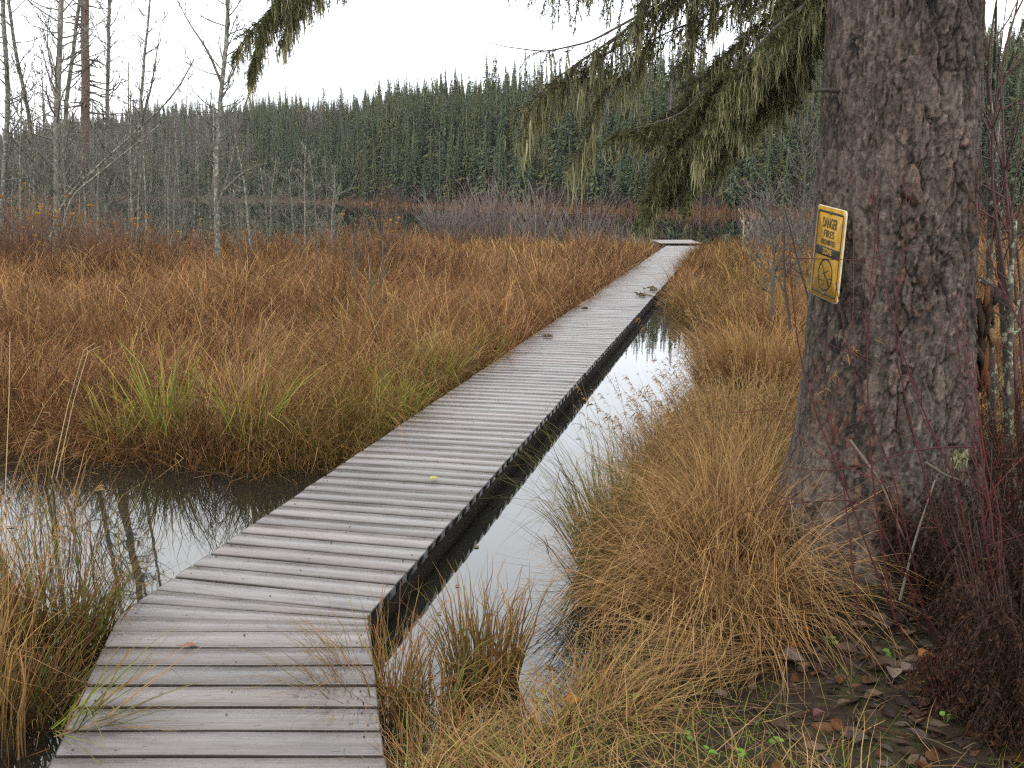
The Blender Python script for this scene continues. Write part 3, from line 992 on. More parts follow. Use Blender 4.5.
for u, v, h_, n_, lab in ((165, 452, 0.8, 60, 'yellow green sedge blades on the pool bank at the left'), (120, 455, 0.55, 40, 'bright green sedge tuft at the waterline on the left'), (400, 425, 0.6, 90, 'lush yellow green sedge at the meadow corner beside the deck'), (365, 440, 0.55, 60, 'olive sedge spray overhanging the pool beside the deck'), (440, 395, 0.55, 70, 'green sedge along the dark gap by the left deck edge'), (255, 462, 0.7, 40, 'olive sedge blades amid brown grass in the middle of the pool bank'), (490, 368, 0.5, 50, 'far yellow green sedge along the left deck edge')):
    g_ = gp(u, v, 0.0)
    g_ = g_ + np.array([0, 0.03, 0])
    tussock('sedge_clump', lab, g_, 0.13, n_ * 2, h_ * 1.1, [OLIVE * 2.1, LIME * 1.8, GREEN * 1.6, GOLD], [4, 2, 1, 1], (0.02, 0.5), (0.2, 1.2), 0.008, (0.1, -0.3), 0.1, cat='sedge')


def stalks(name, label, specs, cat, col, r=0.003):
    """specs: lists of points"""
    m_ = MB()
    for pts in specs:
        pts = np.array(pts, float)
        K = 10
        s = np.linspace(0, len(pts) - 1, K)
        q = np.stack([np.interp(s, np.arange(len(pts)), pts[:, j]) for j in range(3)], 1)
        m_.tube(q, np.linspace(r, r * 0.5, K), 5, np.array(col) * random.uniform(0.85, 1.15))
    b0 = np.array(specs[0][0], float)
    o = m_.link(name, M_GRASS, loc=b0)
    return tag(o, label, cat)


b0 = gp(52, 478, 0.0)
o = stalks('reed_stalk', 'three pale tall bent reed stalks standing in the left pool', [[b0, at(68, 405, b0[1]), at(84, 350, b0[1] - 0.1), at(95, 343, b0[1] - 0.2)],
       [b0 + (0.03, 0, 0), at(74, 400, b0[1]), at(88, 352, b0[1]), at(100, 346, b0[1] + 0.1)], [gp(5, 500, 0), at(9, 400, 5.6), at(10, 332, 5.6)]], 'reed', (0.55, 0.42, 0.24))
for spec, lab in (([(-0.9, 12.0), (315, 205), (316, 290)], 'grey green dead weed stalk rising from the middle of the meadow'), ([(0, 11), (371, 258), (366, 310)], 'thin dark dead weed stalk in the meadow left of the boardwalk'), ([(0, 12), (352, 235), (356, 300)], 'short dead weed stalk between the two tall meadow stalks'), ([(0, 10.5), (383, 240), (376, 320)], 'dark weed stalk rising nearest the sedge corner')):
    Y = spec[0][1]
    p0 = at(spec[2][0], spec[2][1] + 30, Y)
    p1 = at(spec[1][0], spec[1][1], Y)
    stalks('weed_stalk', lab, [[p0, (p0 + p1) / 2 + (0.02, 0, 0), p1], [(p0 * 0.4 + p1 * 0.6), (p0 * 0.2 + p1 * 0.8) + (0.1, 0, 0.06)]], 'weed', (0.12, 0.11, 0.075), 0.011)

# matted short grass and litter on the near right bank
mat = MB()
n = 15000
p = np.stack([rng.uniform(-0.45, 1.9, n), rng.uniform(1.8, 3.6, n), np.zeros(n)], 1)
q = sdist(p, BANK_R)
dens = np.clip(1.0 - (p[:, 0] - 0.15) * 1.6, 0.03, 1) + 0.35 * smooth(2.75, 2.4, p[:, 1]) * (p[:, 0] < 1.0)
k = (q > 0.02) & (rng.uniform(0, 1, n) < dens * (0.3 + 0.9 * vnoise(p, 3, 31)))
p = p[k]
n = len(p)
p[:, 2] = height(p) - 0.005
gcol = pick([STRAW, TAN, OLIVE, LIME, GREEN, RUST], [4, 3, 2.4, 2.0, 1.0, 1.2], n) * 1.2
blades(mat, p, rng.uniform(0.10, 0.34, n), rng.uniform(0.002, 0.004, n), rng.uniform(0, 6.28, n), rng.uniform(0.7, 1.45, n), rng.uniform(0, 0.6, n), gcol, gcol * 0.7 + STRAW * 0.3, 5)
n = 4500
p2 = np.stack([rng.uniform(-0.4, 2.2, n), rng.uniform(1.8, 3.7, n), np.zeros(n)], 1)
p2 = p2[(sdist(p2, BANK_R) > 0.08)]
p2 = p2[(vnoise(p2, 2.6, 33) > 0.45) | ((p2[:, 1] < 2.55) & (rng.uniform(0, 1, len(p2)) < 0.6))]
n = len(p2)
p2[:, 2] = height(p2) - 0.005
gcol = pick([LIME, GREEN, OLIVE], [2.5, 2, 2], n) * 1.4
blades(mat, p2, rng.uniform(0.02, 0.10, n), rng.uniform(0.002, 0.0035, n), rng.uniform(0, 6.28, n), rng.uniform(0.1, 1.1, n), rng.uniform(0, 1, n), gcol, gcol, 4)
tag(mat.link('ground_grass', M_GRASS), 'matted straw and thin green grass on the near right bank', 'grass', kind='stuff')


# ------------------------------------------------------------------ leaves
def leaf_mesh(mb_, c, L, Wd, az, tilt, curlx, col, up=None, notch=0.0):
    K, J = 7, 5
    s = np.linspace(0, 1, K)
    prof = np.sin(np.pi * s ** 0.8) ** 0.8 * Wd / 2
    prof[0] = prof[-1] = Wd * 0.03
    v = []
    for a, wd in zip(s, prof):
        for b in np.linspace(-1, 1, J):
            x = (a - 0.5) * L
            y = b * wd * (1 + notch * math.sin(a * 19 + b))
            z = curlx * (b * b) * wd * 1.3 + 0.25 * L * (a - 0.5) ** 2 * curlx + 0.012 * L * math.sin(9 * a + 5 * b)
            v.append((x, y, z))
    v = np.array(v)
    ct, st = math.cos(tilt), math.sin(tilt)
    v = np.stack([v[:, 0], v[:, 1] * ct - v[:, 2] * st, v[:, 1] * st + v[:, 2] * ct], 1)
    ca_, sa = math.cos(az), math.sin(az)
    v = np.stack([v[:, 0] * ca_ - v[:, 1] * sa, v[:, 0] * sa + v[:, 1] * ca_, v[:, 2]], 1) + np.asarray(c)
    i_ = np.arange(K - 1)[:, None] * J + np.arange(J - 1)[None]
    i_ = i_.ravel()
    cc = np.asarray(col) * rng.uniform(0.85, 1.15, (len(v), 1))
    mb_.add(v, quads=np.stack([i_, i_ + 1, i_ + 1 + J, i_ + J], 1), col=cc)


def leaf_thing(label, pos, L, Wd, az, tilt, curl, col, notch=0.0, cat='leaf', group=None):
    m_ = MB()
    leaf_mesh(m_, (0, 0, 0), L, Wd, az, tilt, curl, col, notch=notch)
    stem = np.array([(-L * 0.5, 0, 0.0), (-L * 0.75, 0.01 * L, 0.004), (-L * 0.95, 0.05 * L, 0.002)])
    ca_, sa = math.cos(az), math.sin(az)
    stem = np.stack([stem[:, 0] * ca_ - stem[:, 1] * sa, stem[:, 0] * sa + stem[:, 1] * ca_, stem[:, 2]], 1)
    o = m_.link('fallen_leaf', M_LEAF, smooth_shade=True)
    o.location = tuple(float(x) for x in pos)
    sm = MB()
    sm.tube(stem, 0.0012, 4, np.asarray(col) * 0.7)
    sm.link('stem', M_LEAF, o)
    return tag(o, label, cat, group)


def on_ground(u, v, dz=0.012):
    z = 0.15
    for _ in range(6):
        g_ = gp(u, v, z)
        z = hz(g_[0], g_[1])
    g_ = gp(u, v, z)
    return g_ + (0, 0, dz)


LT = 'leaves fallen on the bank and deck'
GREYLEAF = (0.15, 0.11, 0.095); ORLEAF = (0.34, 0.11, 0.03); DKLEAF = (0.07, 0.05, 0.045)
leaf_thing('reddish brown leaf lying flat on the near deck boards', (*gp(190, 648, DECK_Z)[:2], DECK_Z + 0.010), 0.05, 0.028, 0.2, 0.1, 0.3, (0.26, 0.12, 0.085), 0.25, group=LT)
leaf_thing('small yellow leaf lying alone on the middle of the deck', (*gp(434, 481, DECK_Z)[:2], DECK_Z + 0.014), 0.06, 0.035, 0.4, 0.2, 0.5, (0.45, 0.42, 0.14), 0.2, group=LT)
for (u, v, L, Wd, az, c, lab) in (
        (754, 668, 0.062, 0.05, 0.3, (0.20, 0.14, 0.12), 'flat pinkish grey leaf lying on bare soil, left one of the pair'),
        (792, 664, 0.085, 0.06, -0.5, GREYLEAF, 'large grey curled leaf lying on bare soil, right one of the pair'),
        (803, 635, 0.05, 0.035, 2.0, ORLEAF, 'orange leaf propped against the foot of the golden grass'),
        (796, 652, 0.04, 0.03, 0.1, ORLEAF, 'small orange leaf just behind the large grey leaf'),
        (575, 709, 0.065, 0.06, 0.6, (0.42, 0.16, 0.035), 'bright orange lobed leaf caught in the matted straw'),
        (893, 680, 0.075, 0.05, 1.2, (0.22, 0.16, 0.13), 'tan leaf beside the bright green herb below the spruce'),
        (908, 676, 0.06, 0.045, 0.2, (0.18, 0.13, 0.11), 'pale brown leaf right of the tan leaf below the spruce'),
        (890, 632, 0.09, 0.06, 0.9, DKLEAF, 'dark leaf standing on edge against the litter under the spruce'),
        (854, 744, 0.07, 0.05, 1.4, DKLEAF, 'dark grey upright leaf near the bottom edge on green grass'),
        (914, 742, 0.075, 0.05, 1.9, DKLEAF, 'blackish leaf near the bottom right corner by the bronze bush'),
        (862, 632, 0.08, 0.05, -0.2, (0.17, 0.11, 0.075), 'long brown curled leaf at the foot of the spruce'),
        (836, 628, 0.07, 0.05, 0.8, (0.10, 0.07, 0.05), 'dull brown leaf between the golden grass and spruce roots'),
        (925, 662, 0.06, 0.04, 0.3, (0.30, 0.13, 0.05), 'rust coloured leaf at the edge of the bronze bush'),
        (820, 722, 0.05, 0.035, 0.3, (0.14, 0.07, 0.06), 'small maroon leaf on the soil near the front'),
        (720, 700, 0.05, 0.04, 2.3, (0.12, 0.09, 0.07), 'small grey brown leaf on dark soil right of the straw mat')):
    pos = on_ground(u, v, 0.02)
    leaf_thing(lab, pos, L, Wd, az, random.uniform(-0.4, 0.4), random.uniform(0.3, 0.9), c, random.choice([0, 0.1]), group=LT)
fl = MB()
for poly, k_ in ((MEADOW_L, 260), (BANK_R, 300), (BANK_L, 120)):
    p = np.stack([rng.uniform(-5, 3, 60000), rng.uniform(2.4, 13, 60000), np.zeros(60000)], 1)
    q = sdist(p, poly)
    p = p[(q < 0.0) & (q > -0.40) & ~on_deck(p, 0.05)]
    p = p[rng.uniform(0, 1, len(p)) < np.exp(-np.abs(sdist(p, poly)) / 0.15)][:k_]
    n = len(p)
    p[:, 2] = 0.006
    c_ = pick([STRAW, BROWN, RUST, TAN], [1, 2.5, 2, 1.5], n)
    blades(fl, p, rng.uniform(0.05, 0.35, n), rng.uniform(0.003, 0.006, n), rng.uniform(0, 6.28, n), rng.uniform(1.45, 1.57, n), np.zeros(n), c_, c_, 4)
for _ in range(160):
    a = np.array([rng.uniform(-4, 2.4), rng.uniform(2.8, 12), 0.005])
    if height(a[None])[0] < -0.1 and not on_deck(a[None], 0.05)[0]:
        leaf_mesh(fl, a, rng.uniform(0.02, 0.05), rng.uniform(0.012, 0.03), rng.uniform(0, 6.3), 0.0, 0.05, np.array([(0.10, 0.06, 0.03), (0.06, 0.04, 0.025), (0.16, 0.11, 0.05)][rng.integers(3)]))
tag(fl.link('floating_litter', M_GRASS), 'dead straw and leaf scraps floating along the edges of the pools', 'litter', kind='stuff')
# small dead leaf clusters strewn on the far boards
for (u, v, lab) in ((548, 338, 'dead leaf clump on the deck edge at mid distance'), (585, 310, 'second dead leaf clump farther along the left deck edge'), (643, 297, 'sprig of dead leaves lying by the right deck edge where the channel ends'), (652, 291, 'farthest sprig of dead leaves on the deck edge')):
    m_ = MB()
    g_ = gp(u, v, DECK_Z)
    for _ in range(22):
        leaf_mesh(m_, (rng.normal(0, 0.06), rng.normal(0, 0.06), rng.uniform(0.01, 0.06)), rng.uniform(0.06, 0.1), 0.045, rng.uniform(0, 6), rng.uniform(-1, 1), 0.6, (0.12, 0.085, 0.05))
    o = m_.link('leaf_clump', M_LEAF, smooth_shade=True)
    o.location = (g_[0], g_[1], DECK_Z)
    o.scale = (0.55,) * 3 if v > 305 else (0.9,) * 3
    tag(o, lab, 'leaves', 'leaf clumps on the deck')
# leaf litter: nobody could count it
lit = MB()
n = 2600
p = np.stack([rng.uniform(0.3, 2.3, n), rng.uniform(1.7, 3.9, n), np.zeros(n)], 1)
p = p[(rng.uniform(0, 1, n) < 0.12 + smooth(0.55, 1.3, p[:, 0]))]
p[:, 2] = height(p) + 0.006
for a in p:
    cc = [DKLEAF, (0.09, 0.065, 0.055), (0.06, 0.035, 0.025), (0.11, 0.06, 0.035), (0.04, 0.028, 0.022), (0.03, 0.022, 0.018)][rng.integers(6)]
    sz = rng.uniform(0.3, 1.0) ** 1.5
    leaf_mesh(lit, a, 0.06 * sz, rng.uniform(0.2, 0.6) * 0.06 * sz, rng.uniform(0, 6.3), rng.normal(0, 0.5), rng.uniform(-0.6, 0.9), cc)
for _ in range(420):
    a = np.array([rng.uniform(0.7, 2.1), rng.uniform(2.3, 3.8), 0])
    a[2] = hz(a[0], a[1]) + 0.012
    if rng.uniform() > 0.25 + 0.75 * (a[0] - 0.7) / 0.7:
        continue
    leaf_mesh(lit, a, rng.uniform(0.045, 0.085), rng.uniform(0.03, 0.055), rng.uniform(0, 6.3), rng.normal(0, 0.6), rng.uniform(-0.6, 0.9), np.array([(0.085, 0.058, 0.040), (0.055, 0.034, 0.024), (0.12, 0.080, 0.052), (0.11, 0.050, 0.022), (0.035, 0.024, 0.018)][rng.integers(5)]))
for _ in range(900):
    a = np.array([rng.uniform(0.2, 2.2), rng.uniform(1.8, 3.9), 0])
    if a[0] < 0.45 + rng.uniform(0, 0.5):
        continue
    a[2] = hz(a[0], a[1]) + 0.006
    an, ln = rng.uniform(0, 6.28), rng.uniform(0.03, 0.16)
    e = np.array([math.cos(an) * ln, math.sin(an) * ln, rng.uniform(0, 0.02)])
    lit.tube([a, a + e * 0.5 + (0, 0, rng.uniform(0, 0.012)), a + e], rng.uniform(0.0008, 0.0024), 4, np.array([(0.10, 0.075, 0.05), (0.05, 0.035, 0.028), (0.15, 0.11, 0.06), (0.09, 0.04, 0.025)][rng.integers(4)]))
tag(lit.link('leaf_litter', M_LEAF, smooth_shade=True), 'dark rotting leaf litter under the spruce', 'leaf litter', kind='stuff')


# bright green herbs
def herb(label, pos, nl, size, col):
    m_ = MB()
    st_ = MB()
    for k_ in range(nl):
        az = rng.uniform(0, 6.28)
        hh = size * rng.uniform(0.7, 1.6)
        e = np.array([math.cos(az) * size * 0.8, math.sin(az) * size * 0.8, hh])
        st_.tube([(0, 0, -0.01), e * np.array([0.4, 0.4, 0.6]), e], 0.0012, 4, (0.12, 0.16, 0.04))
        leaf_mesh(m_, e, size * rng.uniform(0.8, 1.2), size * 0.8, az, rng.normal(0, 0.3), 0.3, np.array(col) * rng.uniform(0.8, 1.2))
    r_ = m_.link('herb', M_LEAF, smooth_shade=True)
    r_.location = tuple(float(x) for x in pos)
    st_.link('stem', M_LEAF, r_)
    return tag(r_, label, 'green herb', 'green herbs on the near bank')


for u, v, nl, sz, lab in ((636, 705, 3, 0.028, 'pale green round leaved herb beside the orange leaf'), (660, 712, 2, 0.02, 'tiny green herb right of the round leaved herb'), (690, 745, 5, 0.022, 'upright green seedling on the soil near the front'), (745, 766, 3, 0.03, 'broad bright green leaf at the bottom edge'),
                          (706, 760, 3, 0.026, 'bright green leaf left of the broad one at the bottom edge'), (832, 647, 3, 0.026, 'bright green herb behind the grey leaves'), (890, 662, 3, 0.024, 'bright green herb growing through tan leaves below the spruce'), (775, 745, 4, 0.022, 'thin green seedling near the bottom middle of the bank'), (945, 726, 3, 0.022, 'dim green herb at the foot of the bronze bush')):
    herb(lab, on_ground(u, v, 0.0), nl, sz, (0.12, 0.22, 0.035))

# ------------------------------------------------------------------ the big spruce
spruce = empty('spruce_tree', (TRUNK[0], TRUNK[1], hz(*TRUNK)), 'huge old spruce with a wide scaly trunk and drooping lichen hung branches', 'tree')
bpy.context.view_layer.update()
SP_INV = spruce.matrix_world.inverted()


def sp_child(o):
    o.parent = spruce
    o.matrix_parent_inverse = SP_INV
    return o


def trunk_mesh():
    nth, zs = 520, np.concatenate([np.arange(-0.1, 3.0, 0.0062), np.arange(3.0, 13, 0.25)])
    th = np.arange(nth) * 2 * np.pi / nth
    TH, Z = np.meshgrid(th, zs)
    zz = Z
    taper = 0.303 - 0.022 * np.clip(zz - 1.0, 0, 12) + 0.008 * np.clip(zz - 3.5, 0, 12)
    lob = 1 + 0.55 * np.cos(3 * TH + 0.4 - 0.9) + 0.25 * np.cos(5 * TH + 1.0)
    # strong buttress towards the left of the picture and one to the right
    lob += 0.5 * np.exp(-((np.angle(np.exp(1j * (TH - R(186)))) / 0.6) ** 2)) + 0.55 * np.exp(-((np.angle(np.exp(1j * (TH - R(-12)))) / 0.5) ** 2))
    r = taper + 0.135 * np.clip(lob, 0.25, 3) * np.exp(-np.clip(zz - 0.1, 0, 9) / 0.42) + 0.02 * np.sin(2 * TH + 1.3 * zz) * 0.6
    fl = zz < 3.4
    # bark plates from a cellular pattern
    disp = np.zeros_like(r)
    col = np.zeros(r.shape + (3,))
    base = np.array([0.108, 0.083, 0.066])
    H = np.zeros(r.shape)
    for a in range(len(zs)):
        for b in range(nth):
            if zs[a] > 3.1:
                col[a, b] = base
                continue
            x, y, z = math.cos(th[b]) * 0.36, math.sin(th[b]) * 0.36, zs[a]
            n1 = mnoise.noise((x * 9, y * 9, z * 5))
            n2_ = mnoise.noise((x * 38, y * 38, z * 24))
            n3 = mnoise.noise((x * 90 + 3, y * 90, z * 60))
            w1 = n1 * 0.035 + n2_ * 0.012 + n3 * 0.004
            w2 = mnoise.noise((x * 9 + 7, y * 9, z * 5)) * 0.05 + mnoise.noise((x * 38 + 5, y * 38, z * 24)) * 0.016
            d, pts = mnoise.voronoi(((x + w1) * 17, (y + w1) * 17, (z + w2) * 6.5))
            e = d[1] - d[0]
            d2, pts2 = mnoise.voronoi(((x + w1) * 62, (y + w1) * 62, (z + w2) * 30))
            ee = d2[1] - d2[0]
            cell = mnoise.cell(Vector(pts[0]) * 3.1 + Vector((0.37, 0.2, 0.9)))
            cell2 = mnoise.cell(Vector(pts2[0]) * 2.3 + Vector((0.7, 0.1, 0.4)))
            big = mnoise.noise((x * 4, y * 4, z * 1.6))
            red = mnoise.noise((x * 3.5 + 9, y * 3.5, z * 2.2 + 3)) + 0.35 * mnoise.noise((x * 14, y * 14, z * 9)) + 0.25 * n2_ + 0.06 * x / 0.36 + 0.30 * math.exp(-((th[b] - R(312)) / 0.28) ** 2) * (0.6 + 0.8 * mnoise.noise((z * 3, 5.0, 1.0)))
            side = x / 0.36
            amp = 0.6 + 0.6 * (side > -0.3)
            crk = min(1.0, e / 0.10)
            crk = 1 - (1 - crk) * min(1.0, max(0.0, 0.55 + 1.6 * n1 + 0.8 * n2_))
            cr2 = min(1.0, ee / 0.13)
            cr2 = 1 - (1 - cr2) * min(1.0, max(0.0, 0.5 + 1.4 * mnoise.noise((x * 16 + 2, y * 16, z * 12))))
            disp[a, b] = (0.013 * crk + 0.004 * cell + 0.0022 * cr2 + 0.0032 * cell2 + 0.0032 * n2_ + 0.0022 * n3) * amp + 0.014 * big - 0.010
            c = base * (0.74 + 0.30 * big + 0.22 * cell + 0.26 * (cell2 - 0.4) + 0.22 * n2_ + 0.30 * n3)
            c = c + np.array([0.05, 0.042, 0.036]) * max(0, cell2 + 0.5 * n2_ - 0.78) * 1.6
            if red > 0.20:
                f = min(1.0, (red - 0.20) * 5) * (0.30 + 0.70 * (cell2 > 0.4))
                c = c * (1 - f) + np.array([0.080, 0.044, 0.027]) * (0.55 + 0.8 * cell2 + 0.5 * n3) * f
            if cell2 > 0.9 and cell > 0.4:
                c = c * np.array([1.06, 0.88, 0.82])
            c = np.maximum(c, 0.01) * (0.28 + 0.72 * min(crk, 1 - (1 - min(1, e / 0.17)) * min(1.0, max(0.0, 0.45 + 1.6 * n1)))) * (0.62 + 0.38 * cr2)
            col[a, b] = c
    r = r + disp
    X = TRUNK[0] + r * np.cos(TH) - 0.035 * np.clip(zz - 1.4, 0, 3)
    Y = TRUNK[1] + r * np.sin(TH)
    Zw = zz + hz(*TRUNK) - 0.1
    m_ = MB()
    i_ = np.arange(len(zs) - 1)[:, None] * nth
    j = np.arange(nth)[None]
    jn = (j + 1) % nth
    q = np.stack([i_ + j, i_ + jn, i_ + nth + jn, i_ + nth + j], -1).reshape(-1, 4)
    m_.add(np.stack([X, Y, Zw], -1).reshape(-1, 3), quads=q, col=col.reshape(-1, 3))
    return m_


sp_child(trunk_mesh().link('trunk', M_SPRUCE, smooth_shade=True))
# torn reddish wood burl on the right side of the trunk foot
m_ = MB()
bc = at(978, 335, 4.08)
for k in range(26):
    s_ = rng.uniform(-1, 1)
    p0 = bc + (rng.normal(0, 0.03), rng.normal(0, 0.03), 0.16 * s_ + 0.05)
    p1 = p0 + (rng.normal(0.01, 0.02), rng.normal(-0.02, 0.015), -rng.uniform(0.06, 0.22))
    m_.tube([p0, (p0 + p1) / 2 + (0.0, -0.015, 0), p1], [0.012, 0.016, 0.005], 5, np.array([(0.12, 0.05, 0.02), (0.05, 0.026, 0.014), (0.15, 0.085, 0.04), (0.04, 0.022, 0.014)][k % 4]) * rng.uniform(0.7, 1.2))
sp_child(m_.link('torn_bark', M_SPRUCE, smooth_shade=True))
m_ = MB()
p0 = at(826, 90, 4.0)
m_.tube([p0 + (0.06, 0.03, 0), p0, p0 + (-0.05, -0.02, -0.004)], [0.012, 0.010, 0.004], 6, (0.05, 0.04, 0.035))
sp_child(m_.link('branch_stub', M_SPRUCE, smooth_shade=True))

NEED = np.array([(0.072, 0.082, 0.030), (0.090, 0.098, 0.035), (0.110, 0.104, 0.042), (0.058, 0.068, 0.030)])
LICH = np.array([(0.28, 0.265, 0.135), (0.21, 0.20, 0.10), (0.36, 0.335, 0.19)])


def resample(pts, K):
    pts = np.asarray(pts, float)
    l = np.r_[0, np.cumsum(np.linalg.norm(np.diff(pts, axis=0), axis=1))]
    s = np.linspace(0, l[-1], K)
    # smooth by interpolating with cubic-like averaging
    q = np.stack([np.interp(s, l, pts[:, j]) for j in range(3)], 1)
    for _ in range(2):
        q[1:-1] = (q[:-2] + 2 * q[1:-1] + q[2:]) / 4
    return q, l[-1]


def needles(mb_, path, dens, ln=0.019, wd=0.0042):
    seg = np.diff(path, axis=0)
    L = np.linalg.norm(seg, axis=1)
    n = max(3, int(L.sum() * dens))
    s = rng.uniform(0, L.sum(), n)
    cl = np.r_[0, np.cumsum(L)]
    k = np.clip(np.searchsorted(cl, s) - 1, 0, len(L) - 1)
    f = ((s - cl[k]) / L[k])[:, None]
    p = path[k] * (1 - f) + path[k + 1] * f
    t = seg[k] / L[k][:, None]
    rnd = rng.normal(0, 1, (n, 3))
    rnd -= (rnd * t).sum(1, keepdims=True) * t
    rnd /= np.linalg.norm(rnd, axis=1, keepdims=True)
    d = rnd * 0.8 + t * 0.6
    l_ = (ln * rng.uniform(0.7, 1.25, n))[:, None]
    sd = np.cross(d, rng.normal(0, 1, (n, 3)))
    sd /= np.linalg.norm(sd, axis=1, keepdims=True)
    a = p - sd * wd / 2
    b = p + sd * wd / 2
    c = p + d * l_
    v = np.stack([a, b, c], 1).reshape(-1, 3)
    col = NEED[rng.integers(0, 4, n)] * rng.uniform(0.75, 1.3, (n, 1))
    mb_.add(v, tris=np.arange(3 * n).reshape(-1, 3), col=np.repeat(col, 3, 0))


def lichen_strands(mb_, path, n, l0, l1, wd=0.006):
    K = len(path)
    k = rng.integers(0, K - 1, n)
    f = rng.uniform(0, 1, (n, 1))
    p = path[k] * (1 - f) + path[k + 1] * f
    l_ = rng.uniform(l0, l1, n) * rng.uniform(0.4, 1.0, n)
    KK = 6
    t = np.linspace(0, 1, KK)
    pth = np.repeat(p[:, None], KK, 1) + rng.normal(0, 0.006, (n, KK, 3)) * t[None, :, None]
    drift = rng.normal(0, 0.05, (n, 1, 2)) * l_[:, None, None] * 2
    pth[..., :2] += drift * t[None, :, None]
    pth[..., 2] -= l_[:, None] * t[None]
    a = rng.uniform(0, np.pi, n)
    sd = np.stack([np.cos(a), np.sin(a), np.zeros(n)], 1)
    w_ = wd * rng.uniform(0.5, 1.6, n)[:, None] * np.array([0.6, 1.0, 1.1, 0.85, 0.5, 0.12])[None]
    col = LICH[rng.integers(0, 3, n)] * rng.uniform(0.7, 1.2, (n, 1))
    mb_.ribbons(pth, w_, sd, np.repeat(col[:, None], KK, 1))


def spruce_branch(pts, r0, twigs, tlen, dens=420, lich=6, droop=0.8, start=0.15, llen=(0.05, 0.20), sub=3, bare_tip=0.0, lw=0.0042, fan=0.9, skip=0.0):
    path, L = resample(pts, 26)
    wood, ned, lic = MB(), MB(), MB()
    wood.tube(path, np.linspace(r0, r0 * 0.18, 26), 7, (0.075, 0.06, 0.048))
    tan = np.gradient(path, axis=0)
    tan /= np.linalg.norm(tan, axis=1, keepdims=True)
    for k in range(twigs):
        s = start + (1 - start) * (k + rng.uniform(0, 1)) / twigs
        if s > 1 - bare_tip:
            continue
        f = s * 25
        i_ = min(int(f), 24)
        p = path[i_] + (path[i_ + 1] - path[i_]) * (f - i_)
        t = tan[i_]
        sidev = np.cross(t, (0, 0, 1.0))
        sidev /= np.linalg.norm(sidev) + 1e-9
        sg = -1 if k % 2 else 1
        d = t * rng.uniform(0.2, 0.8) + sidev * sg * rng.uniform(0.2, fan) + np.array([0, 0, -1.0]) * rng.uniform(0.0, 0.5)
        d /= np.linalg.norm(d)
        ln = tlen * rng.uniform(0.4, 1.1) * (1 - 0.45 * s)
        KK = 9
        tp = [p]
        dd = d.copy()
        dvar = rng.uniform(0.05, 1.1)
        for _ in range(KK - 1):
            dd = dd + np.array([0, 0, -1.0]) * droop * 0.28 * dvar + rng.normal(0, 0.10, 3)
            dd /= np.linalg.norm(dd)
            tp.append(tp[-1] + dd * ln / (KK - 1))
        tp = np.array(tp)
        wood.tube(tp, np.linspace(r0 * 0.22, 0.0016, KK), 4, (0.07, 0.055, 0.045))
        if rng.uniform() > skip:
            needles(ned, tp[1:], dens)
        if lich:
            lichen_strands(lic, tp, int(rng.poisson(lich * 0.9) * (1 if rng.uniform() < 0.8 else 3) * (rng.uniform() < 0.8)), llen[0], llen[1], lw)
        for j_ in range(sub + 3):
            a = min(KK - 2, 1 + int(j_ * (KK - 2) / (sub + 3)))
            tt_ = tp[a + 1] - tp[a]
            tt_ = tt_ / np.linalg.norm(tt_)
            sv = np.cross(tt_, rng.normal(0, 0.25, 3) + sidev * 0.3 + np.array([t[0], t[1], 0.6]))
            sv /= np.linalg.norm(sv) + 1e-9
            d2 = tt_ * 0.75 + sv * (1 if j_ % 2 else -1) * rng.uniform(0.5, 0.9) + rng.normal(0, 0.1, 3)
            d2 /= np.linalg.norm(d2)
            l2 = ln * rng.uniform(0.18, 0.42) * (1.15 - a / KK)
            st_ = [tp[a]]
            for _ in range(4):
                d2 = d2 + np.array([0, 0, -0.07]) + rng.normal(0, 0.04, 3)
                d2 /= np.linalg.norm(d2)
                st_.append(st_[-1] + d2 * l2 / 4)
            st_ = np.array(st_)
            wood.tube(st_, np.linspace(0.002, 0.001, 5), 3, (0.07, 0.055, 0.045))
            if rng.uniform() > skip:
                needles(ned, st_, dens * 0.85)
            if lich and rng.uniform() < 0.5:
                lichen_strands(lic, st_, rng.poisson(lich * 0.3), llen[0] * 0.7, llen[1] * 0.8, lw)
    o = sp_child(wood.link('branch', M_SPRUCETWIG, smooth_shade=True))
    nd = ned.link('needles', M_NEEDLE)
    nd['kind'] = 'stuff'
    nd.parent = o
    if lic.n:
        lc_ = lic.link('lichen', M_LICHEN)
        lc_.parent = o
        lc_['kind'] = 'stuff'
    return o


top = np.array([TRUNK[0] - 0.2, TRUNK[1] + 0.15, 2.95])
# the heavy drooping branches left of the trunk
HV = dict(dens=520, start=0.10, sub=7, droop=0.6)
spruce_branch([top + (0, 0, 0.1), at(800, 25, 4.6), at(755, 85, 4.8), at(705, 130, 4.9), at(672, 175, 5.0), at(652, 200, 5.0)], 0.022, 100, 0.42, lich=6, llen=(0.05, 0.15), fan=0.8, **HV)
spruce_branch([top + (0, 0.1, 0.15), at(790, 0, 4.9), at(720, 60, 5.2), at(670, 115, 5.4), at(632, 140, 5.5)], 0.016, 64, 0.36, lich=4, llen=(0.05, 0.14), fan=0.8, **HV)
spruce_branch([top + (0, -0.1, 0.15), at(815, 0, 4.3), at(770, 30, 4.3), at(735, 85, 4.4), at(715, 130, 4.5), at(702, 150, 4.5)], 0.014, 60, 0.28, lich=8, llen=(0.06, 0.2), fan=0.7, **HV)
spruce_branch([top + (0, 0.05, 0.1), at(805, 20, 4.7), at(770, 60, 4.9), at(735, 100, 5.0), at(700, 165, 5.1), at(672, 190, 5.1)], 0.014, 70, 0.32, lich=5, llen=(0.05, 0.16), fan=0.9, **HV)
